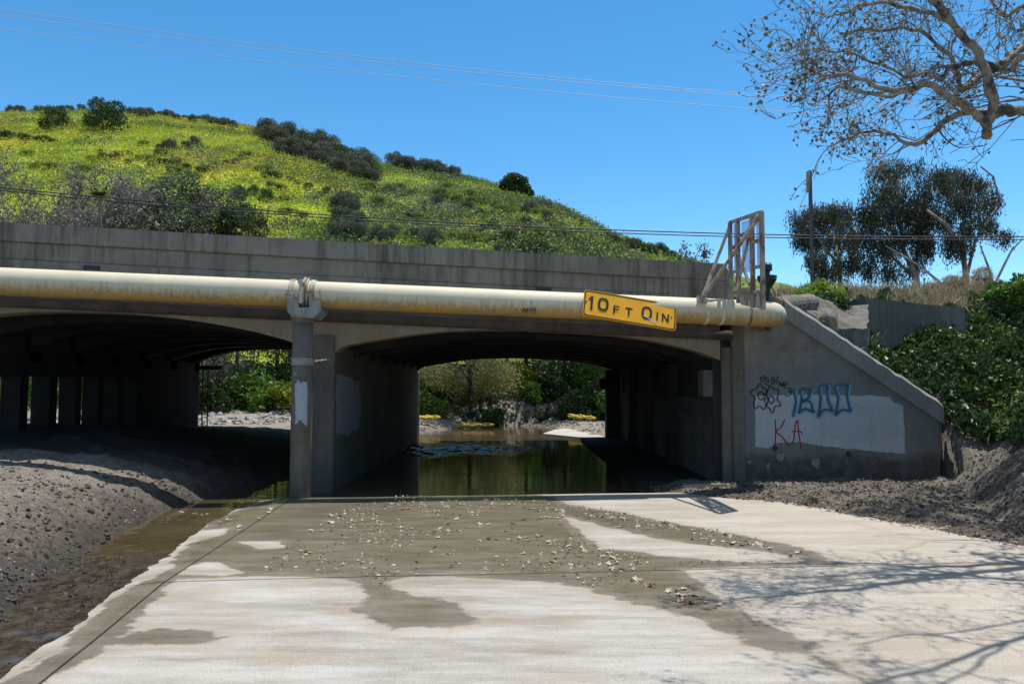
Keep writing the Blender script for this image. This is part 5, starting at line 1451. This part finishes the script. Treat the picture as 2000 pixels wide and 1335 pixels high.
# ------------------------------------------------------------------ bank plants on the right
def scatter_ground(n, x0, x1, y0, y1, cond, seed):
    r = np.random.default_rng(seed); x = r.uniform(x0, x1, n); y = r.uniform(y0, y1, n); z = ground_z(x, y)
    k = cond(x, y, z, r); return np.stack([x, y, z], 1)[k]
def ivy_c(x, y, z, r):
    wl = y - (CO + K * x + .55)
    a = (x > 5.9) & (x < 8.5) & (wl > 0) & (y < 20)
    b = (x >= 8.45) & (z > np.where(x < 9.6, .75, 1.1) + .3 * fbm(x * 1.2, y * 1.2, 3, 91)) & (y > 10.5)
    return (a | b) & (x < 15)
p = scatter_ground(60000, 5.8, 14, 10.5, 19.5, ivy_c, 910)
r = np.random.default_rng(911)
lump = .62 * np.clip(fbm(p[:, 0] * 1.9, p[:, 1] * 1.9, 3, 92) + .45, .1, 1.2)
p2 = np.repeat(p, 2, 0); p2[:, 2] += np.repeat(lump, 2) * r.random(len(p2)) ** .5 + .05
v, f, t = leaves(p2, .05 + .09 * r.random(len(p2)) ** 2 + .03 * np.repeat(vnoise(p[:, 0] * .9, p[:, 1] * .9, 94), 2), .8, 0, np.clip(.5 * r.random(len(p2)) + .5 * np.repeat(vnoise(p[:, 0] * 1.1, p[:, 1] * 1.1, 93), 2), 0, 1), .35, r)
o = np_obj('ivy', np_mesh('ivy', v, f, M['lf_ivy'], {'tint': t})); tag(o, 'dense green ivy spreading over the bank behind the wing wall', kind='stuff')
p = scatter_ground(2600, 8.2, 15, 10.2, 19, lambda x, y, z, r: (z > .8) & (fbm(x * .9, y * .9, 3, 95) > .12) & (x > 8.7), 912)
p2 = np.repeat(p, 6, 0) + r.normal(size=(len(p) * 6, 3)) * np.array([.10, .10, .08]); p2[:, 2] += .25
v, f, t = leaves(p2, .10, .35, 0, None, .6, r)
o = np_obj('weeds', np_mesh('weeds', v, f, M['lf_lime'], {'tint': t})); tag(o, 'lime green weeds among the ivy', kind='stuff')
p = scatter_ground(2600, 6.2, 15, 10.5, 19.5, lambda x, y, z, r: ivy_c(x, y, z, r) & (fbm(x * 1.3, y * 1.3, 3, 96) > .18), 916)
p2 = np.repeat(p, 3, 0) + r.normal(size=(len(p) * 3, 3)) * np.array([.12, .12, .06]); p2[:, 2] += .22
v, f, t = leaves(p2, .26, .04, 0, None, .5, r)
o = np_obj('dead_stems', np_mesh('dead_stems', v, f, M['lf_dry'], {'tint': t})); tag(o, 'dry dead stems among the ivy', kind='stuff')
# dry grass on the crest
p = scatter_ground(9000, 7.0, 20, 17.2, 24, lambda x, y, z, r: (y > 18.3 + .1 * (x - 8)) & (z > 2.8), 913)
p2 = np.repeat(p, 4, 0) + r.normal(size=(len(p) * 4, 3)) * np.array([.06, .06, .03])
hh = .35 + .4 * r.random(len(p2)); p2[:, 2] += hh * .45
v, f, t = leaves(p2, hh, .05, 0, None, 2.2, r)
o = np_obj('dry_grass', np_mesh('dry_grass', v, f, M['lf_dry'], {'tint': t})); tag(o, 'straw coloured dry grass along the crest of the bank', kind='stuff')
lim = [shrub_mesh('shrub_leaves', M['lf_lime'], 930, 1, 1, .6, 12, 2400, .2, .3, 0, .5), shrub_mesh('shrub_leaves', M['lf_dry'], 931, 1, 1, .8, 12, 2000, .28, .1, 0, .9), shrub_mesh('shrub_leaves', M['lf_green'], 932, 1, 1, .8, 12, 2200, .16, .5)]
for px, py, Yd, s_, k, lb in ((1600, 578, 18.6, .62, 0, 'lime green weed clump on the crest beside the sign post'), (1560, 584, 18.2, .34, 0, 'small lime weed clump near the end of the pipe'), (1900, 572, 20.5, .62, 1, 'tall straw coloured bush on the crest under the right eucalyptus'),
                              (1840, 578, 20.5, .5, 1, 'straw coloured bush on the crest behind the block wall'), (1960, 600, 19, .7, 2, 'green bush at the right end of the crest'), (2010, 585, 18.5, .7, 2, 'green bush cut by the right edge above the ivy'), (1945, 590, 20.5, .5, 1, 'straw bush next to the green bush at the right end of the crest')):
    o = bpy.data.objects.new('weed_bush', lim[k]); link(o); q_ = at(px, py, Yd); o.location = q_ - Vector((0, 0, s_ * .45)); o.scale = (s_, s_, s_ * 1.0); tag(o, lb, 'bush')
# two thin saplings above the end of the parapet
for j, (px, lb) in enumerate(((1350, 'thin leafy stalks rising behind the parapet'), (1383, 'single thin weed stalk behind the parapet near the guard'))):
    r = np.random.default_rng(940 + j); b_ = at(px, 530, 29.0)
    t_ = thing('weed_stalk', lb, 'plant', b_); m = MB(); tips = []
    for q in range(4 if j == 0 else 2):
        P = [b_ + Vector((q * .22 - .3, 0, -1.2)), b_ + Vector((q * .25 - .3 + r.normal() * .08, 0, .5)), b_ + Vector((q * .27 - .3 + r.normal() * .12, 0, 1.15 - .25 * r.random() - .2 * j))]
        m.tube(P, [.018, .013, .006], 4)
        for k in range(34): tips.append(P[1].lerp(P[2], r.random() ** .8) + Vector(r.normal(size=3)) * .09)
    m.build('stem', M['bark_twig'], t_)
    v, f, t = leaves(np.array([tuple(p_ - b_) for p_ in tips]), .13, .5, 0, None, 0, r); np_obj('foliage', np_mesh('foliage', v, f, M['lf_grey'], {'tint': t}), t_, loc=(0, 0, 0))

# ------------------------------------------------------------------ sign post and cables
q0, q1 = at(1587, 575, 25), at(1587, 334, 25)
po_ = thing('sign_post', 'tall thin square post with a narrow plate seen edge on', 'post', (q0.x, 25, 3.2))
m = MB(); m.box(q0.x - .045, q0.x + .045, 24.95, 25.05, 2.8, q1.z); m.build('post', M['pole'], po_)
m = MB(); m.box(q0.x - .075, q0.x - .05, 24.86, 25.14, at(1587, 375, 25).z, q1.z); m.build('sign_plate', M['steel_rust'], po_)
def cable(name, pts, Yd, rad, mat, label, group=None):
    P = [at(x, y, Yd) for x, y in pts]
    a, b = P[0], P[-1]; m = MB()
    X_ = [p_.x for p_ in P]; Z_ = [p_.z for p_ in P]
    co_ = np.polyfit(X_, Z_, 2); xx = np.linspace(X_[0] - 6, X_[-1] + 6, 60)
    m.tube([(x, Yd, float(np.polyval(co_, x))) for x in xx], rad, 5)
    o = m.build(name, mat, None, smooth=True, origin=tuple(P[len(P) // 2])); return tag(o, label, 'cable', group)
cable('power_line', [(0, 17), (350, 66), (700, 108), (1100, 154), (1450, 184), (2000, 215)], 42, .016, M['wire_light'], 'topmost of the three thin high wires crossing the sky', 'high wires')
cable('power_line', [(0, 30), (350, 76), (700, 117), (1100, 160), (1450, 188), (2000, 218)], 42.6, .016, M['wire_light'], 'middle one of the three thin high wires crossing the sky', 'high wires')
cable('power_line', [(0, 58), (350, 98), (700, 137), (1100, 182), (1450, 217), (2000, 246)], 41.4, .016, M['wire_light'], 'lowest of the three thin high wires crossing the sky', 'high wires')
cable('telephone_cable', [(0, 367), (350, 398), (700, 423), (1100, 446), (1540, 459), (2000, 462)], 27, .022, M['wire'], 'upper of the two dark cables passing above the parapet', 'dark cables above the parapet')
cable('telephone_cable', [(0, 373), (350, 402), (700, 429), (1100, 452), (1540, 465), (2000, 467)], 26.7, .020, M['wire'], 'lower of the two dark cables passing above the parapet', 'dark cables above the parapet')

# ------------------------------------------------------------------ yellow booms on the far bars
for px, py, Yd, ln, lb, tilt in ((836, 816, 33.0, .55, 'rolled yellow boom lying on the left mud bar', 0), (928, 831, 34.0, .85, 'long yellow boom floating at the edge of the water', -.02), (1136, 815, 34.0, .62, 'rolled yellow boom on the right mud bar', .06)):
    q_ = at(px, py, Yd); r = np.random.default_rng(int(px)); m = MB()
    bo = thing('yellow_boom', lb, 'boom', q_)
    for j in range(2):
        P = []; Rr = []
        for i in range(22):
            t = i / 21 * 2 - 1
            P.append(q_ + Vector((t * ln, (j - 1) * .08 + .05 * math.sin(t * 5 + j), .0 + (.05 if j == 1 else 0) + .02 * math.sin(t * 9 + j * 2) - tilt * t))); Rr.append(.02 + .06 * (1 - t * t) ** .4 * (.6 + .6 * math.sin(i * 1.9 + j) ** 2))
        m = MB(); m.tube(P, Rr, 9); m.build('boom_roll', M['boom'], bo, smooth=True)
    # a bar of mud or water carries it
# driftwood and rubble in the left opening
rb0 = random.Random(4)
for j in range(7):
    px = (500, 523, 505, 470, 455, 545, 430)[j]; py = (812, 803, 818, 815, 820, 808, 822)[j]
    q_ = at(px, py, 31.5 + rb0.random()); L_ = rb0.uniform(.5, 1.1); a = rb0.uniform(-.5, .9)
    d = Vector((math.cos(a), .3, math.sin(a) * .7)).normalized(); m = MB()
    q_.z = float(ground_z(np.array([q_.x]), np.array([q_.y]))[0]) + .05
    m.tube([q_ - d * L_ * .5, q_ + Vector((0, 0, .06)), q_ + d * L_ * .5], [.05, .045, .02], 6)
    o = m.build('driftwood', M['debris'], None, smooth=True, origin=tuple(q_)); tag(o, 'bleached driftwood branch lying in the rubble beyond the left opening', 'driftwood', 'driftwood beyond the left opening')

def rubble(name, label, P, smin, smax, mat, seed):
    r = np.random.default_rng(seed); base = np.array([(-1, -1, -1), (1, -1, -1), (1, 1, -1), (-1, 1, -1), (-.7, -.7, 1), (.7, -.7, 1), (.7, .7, 1), (-.7, .7, 1)], float)
    q = np.array([(0, 3, 2, 1), (4, 5, 6, 7), (0, 1, 5, 4), (1, 2, 6, 5), (2, 3, 7, 6), (3, 0, 4, 7)])
    n_ = len(P); s = smin + (smax - smin) * r.random(n_) ** 3
    sh = base[None] * (.6 + .5 * r.random((n_, 1, 3))) + .28 * r.normal(size=(n_, 8, 3))
    A = r.normal(size=(n_, 3, 3)); Qm, _ = np.linalg.qr(A)
    v = np.einsum('nij,nkj->nki', Qm, sh) * s[:, None, None] + P[:, None]
    f = (q[None] + 8 * np.arange(n_)[:, None, None]).reshape(-1, 4)
    o = np_obj(name, np_mesh(name, v.reshape(-1, 3), f, mat)); return tag(o, label, kind='stuff')
M['clod'] = plain('mud clods', (.075, .064, .054), .95, .5, 5)
M['stone'] = plain('pale gravel', (.34, .32, .29), .9, .5, 4)
p = scatter_ground(26000, -10, -3.9, 4, 13.2, lambda x, y, z, r: (np.interp(y, EY, EX) - x > .05) & (fbm(x * 1.1, y * 1.1, 3, 14) + .6 * r.normal(size=len(x)) > -.1) & (r.random(len(x)) < np.exp(-(np.interp(y, EY, EX) - x) / 1.6)), 950)
pr = scatter_ground(2600, -5.2, -3.0, 3.6, 9.2, lambda x, y, z, r: (np.interp(y, EY, EX) - x < .1) & (x < np.interp(y, [5, 7.4, 10.9], [-3.45, -3.82, -4.4])), 948); pr[:, 2] = -.055
rubble('creek_stones', 'small stones in the shallow gutter', pr, .006, .026, M['clod'], 949)
rubble('mud_clods', 'dark clods on the left bank', p, .005, .03, M['clod'], 951)
p = scatter_ground(5000, -10, -3.9, 4, 13.2, lambda x, y, z, r: (np.interp(y, EY, EX) - x > .1) & (fbm(x * .8, y * .8, 3, 24) > .05), 952)
rubble('gravel', 'small stones on the left bank', p, .005, .018, M['stone'], 953)
p = scatter_ground(15000, 2.7, 10, 8, 15, lambda x, y, z, r: (x - np.interp(y, RY, RX) > .02) & (z < 1.3) & (y < CO + K * x - .1), 954)
rubble('mud_clods', 'dark clods on the right bank', p, .005, .024, M['clod'], 955)
p = scatter_ground(5000, -22, -9.2, 26.5, 35.5, lambda x, y, z, r: (x < -12.8) | (fbm(x * .9, y * .9, 3, 44) > .1), 956)
rubble('gravel', 'pale rubble beyond the left opening', p, .03, .14, M['stone'], 957)
p = scatter_ground(2500, -6, 5, 29, 36.5, lambda x, y, z, r: (z > .0), 958)
rubble('gravel', 'grey rubble on the far mud bars', p, .015, .07, M['stone'], 959)

# ------------------------------------------------------------------ fallen leaves
def dead_leaf(seed, mat):
    r = random.Random(seed); n_ = 10; m = MB(); vs = [(0, 0, .01)]
    for k in range(n_):
        a = 2 * math.pi * k / n_; rad = (1.0 if k % 2 == 0 else .55) * r.uniform(.75, 1.1)
        x, y = math.cos(a) * rad, math.sin(a) * rad * .8
        vs.append((x, y, .02 + .55 * r.random() * abs(y) ** 1.3 + .35 * r.random() * abs(x) ** 2))
    me = bpy.data.meshes.new('leaf'); me.from_pydata(vs, [], [(0, 1 + k, 1 + (k + 1) % n_) for k in range(n_)]); me.materials.append(mat)
    return me
LM = {k: [dead_leaf(10 * i + j, M['dead_' + k]) for j in range(4)] for i, k in enumerate(('pale', 'tan', 'rust'))}
rl = random.Random(12); zones = []
def zone(poly, n): zones.append((poly, n))
zone([(620, 985), (1090, 978), (1130, 1040), (1220, 1110), (640, 1118)], 150)
zone([(1080, 975), (1300, 1015), (1500, 1058), (1610, 1092), (1480, 1085), (1280, 1045), (1100, 1008)], 70)
zone([(1150, 1060), (1260, 1100), (1400, 1165), (1430, 1195), (1330, 1180), (1200, 1120)], 50)
zone([(350, 1000), (600, 985), (620, 1110), (400, 1120)], 32)
zone([(660, 962), (1260, 955), (1260, 964), (660, 974)], 40)
zone([(700, 1150), (900, 1180), (900, 1215), (760, 1215)], 8)
zone([(100, 1335), (1950, 1335), (1900, 1110), (1450, 1130), (700, 1140), (300, 1160)], 14)
def inside(x, y, P):
    c = False
    for i in range(len(P)):
        a, b = P[i - 1], P[i]
        if (a[1] > y) != (b[1] > y) and x < (b[0] - a[0]) * (y - a[1]) / (b[1] - a[1]) + a[0]: c = not c
    return c
cnt = 0
for poly, n_ in zones:
    G2 = [(gz(*p_).x, gz(*p_).y) for p_ in poly]; bx0, bx1 = min(p_[0] for p_ in G2), max(p_[0] for p_ in G2); by0, by1 = min(p_[1] for p_ in G2), max(p_[1] for p_ in G2)
    k = 0
    x = y = None
    while k < n_ and cnt < 300:
        if x is not None and rl.random() < .5: x, y = x + rl.gauss(0, .09), y + rl.gauss(0, .07)
        else: x, y = rl.uniform(bx0, bx1), rl.uniform(by0, by1)
        if not inside(x, y, G2):
            x = None; continue
        k += 1; cnt += 1
        kind = rl.choices(('pale', 'tan', 'rust'), (6, 3, 2))[0]
        o = bpy.data.objects.new('fallen_leaf', rl.choice(LM[kind])); link(o)
        s_ = rl.uniform(.026, .062) * (1 if kind != 'pale' else 1.05)
        o.location = (x, y, .008 if y < 13.3 + K * x else -.035); o.scale = (s_, s_ * rl.uniform(.6, 1), s_ * rl.uniform(.6, 1.3)); o.rotation_euler = (rl.uniform(-.35, .35), rl.uniform(-.35, .35), rl.random() * 6.28)
        tag(o, {'pale': 'small pale curled dead leaf lying on the creek slab', 'tan': 'small tan dry dead leaf lying on the creek slab', 'rust': 'small rust brown dead leaf lying on the creek slab'}[kind], 'leaf', kind + ' dead leaves on the slab')
# loose litter along the mud edge and between the bigger leaves
def litter(name, label, P, size, mat, seed):
    r = np.random.default_rng(seed); v, f, t = leaves(P, size, .6, 0, None, .2, r); v[:, 2] = np.maximum(v[:, 2], np.repeat(P[:, 2], 4) - .004)
    tag(np_obj(name, np_mesh(name, v, f, mat, {'tint': t})), label, kind='stuff')
p = scatter_ground(6000, 2.6, 9, 8, 14.6, lambda x, y, z, r: (x - np.interp(y, RY, RX) > -.05) & (r.random(len(x)) < np.exp(-(x - np.interp(y, RY, RX)) / .9)), 970); p[:, 2] += .02
litter('leaf_litter', 'pale leaf litter along the right mud edge', p, .055, M['lf_dry'], 971)
p = scatter_ground(2600, 2.6, 10, 8.5, 15, lambda x, y, z, r: (x - np.interp(y, RY, RX) > .3) & (z < 1.4) & (y < CO + K * x - .05) & (fbm(x * 1.5, y * 1.5, 3, 978) > -.1), 976); p[:, 2] += .025
litter('leaf_litter', 'pale leaf litter over the right bank', p, .05, M['lf_dry'], 977)
r = np.random.default_rng(972)
xx = r.uniform(-3.5, 4.6, 9000); yy = r.uniform(7.3, 13.2, 9000); wv = wetness(xx, yy)
kk = (wv > .03) & (r.random(9000) < .42 * (fbm(xx * 1.2, yy * 1.6, 3, 975) > -.05)) & (xx > -2.6)
p = np.stack([xx[kk], yy[kk], np.full(kk.sum(), .012)], 1)
p[:, 2] = .016
litter('leaf_litter', 'tiny leaf crumbs on the wet slab', p[::2], .052, M['dead_pale'], 973)
litter('leaf_litter', 'tiny brown leaf crumbs on the wet slab', p[1::2], .042, M['dead_tan'], 974)
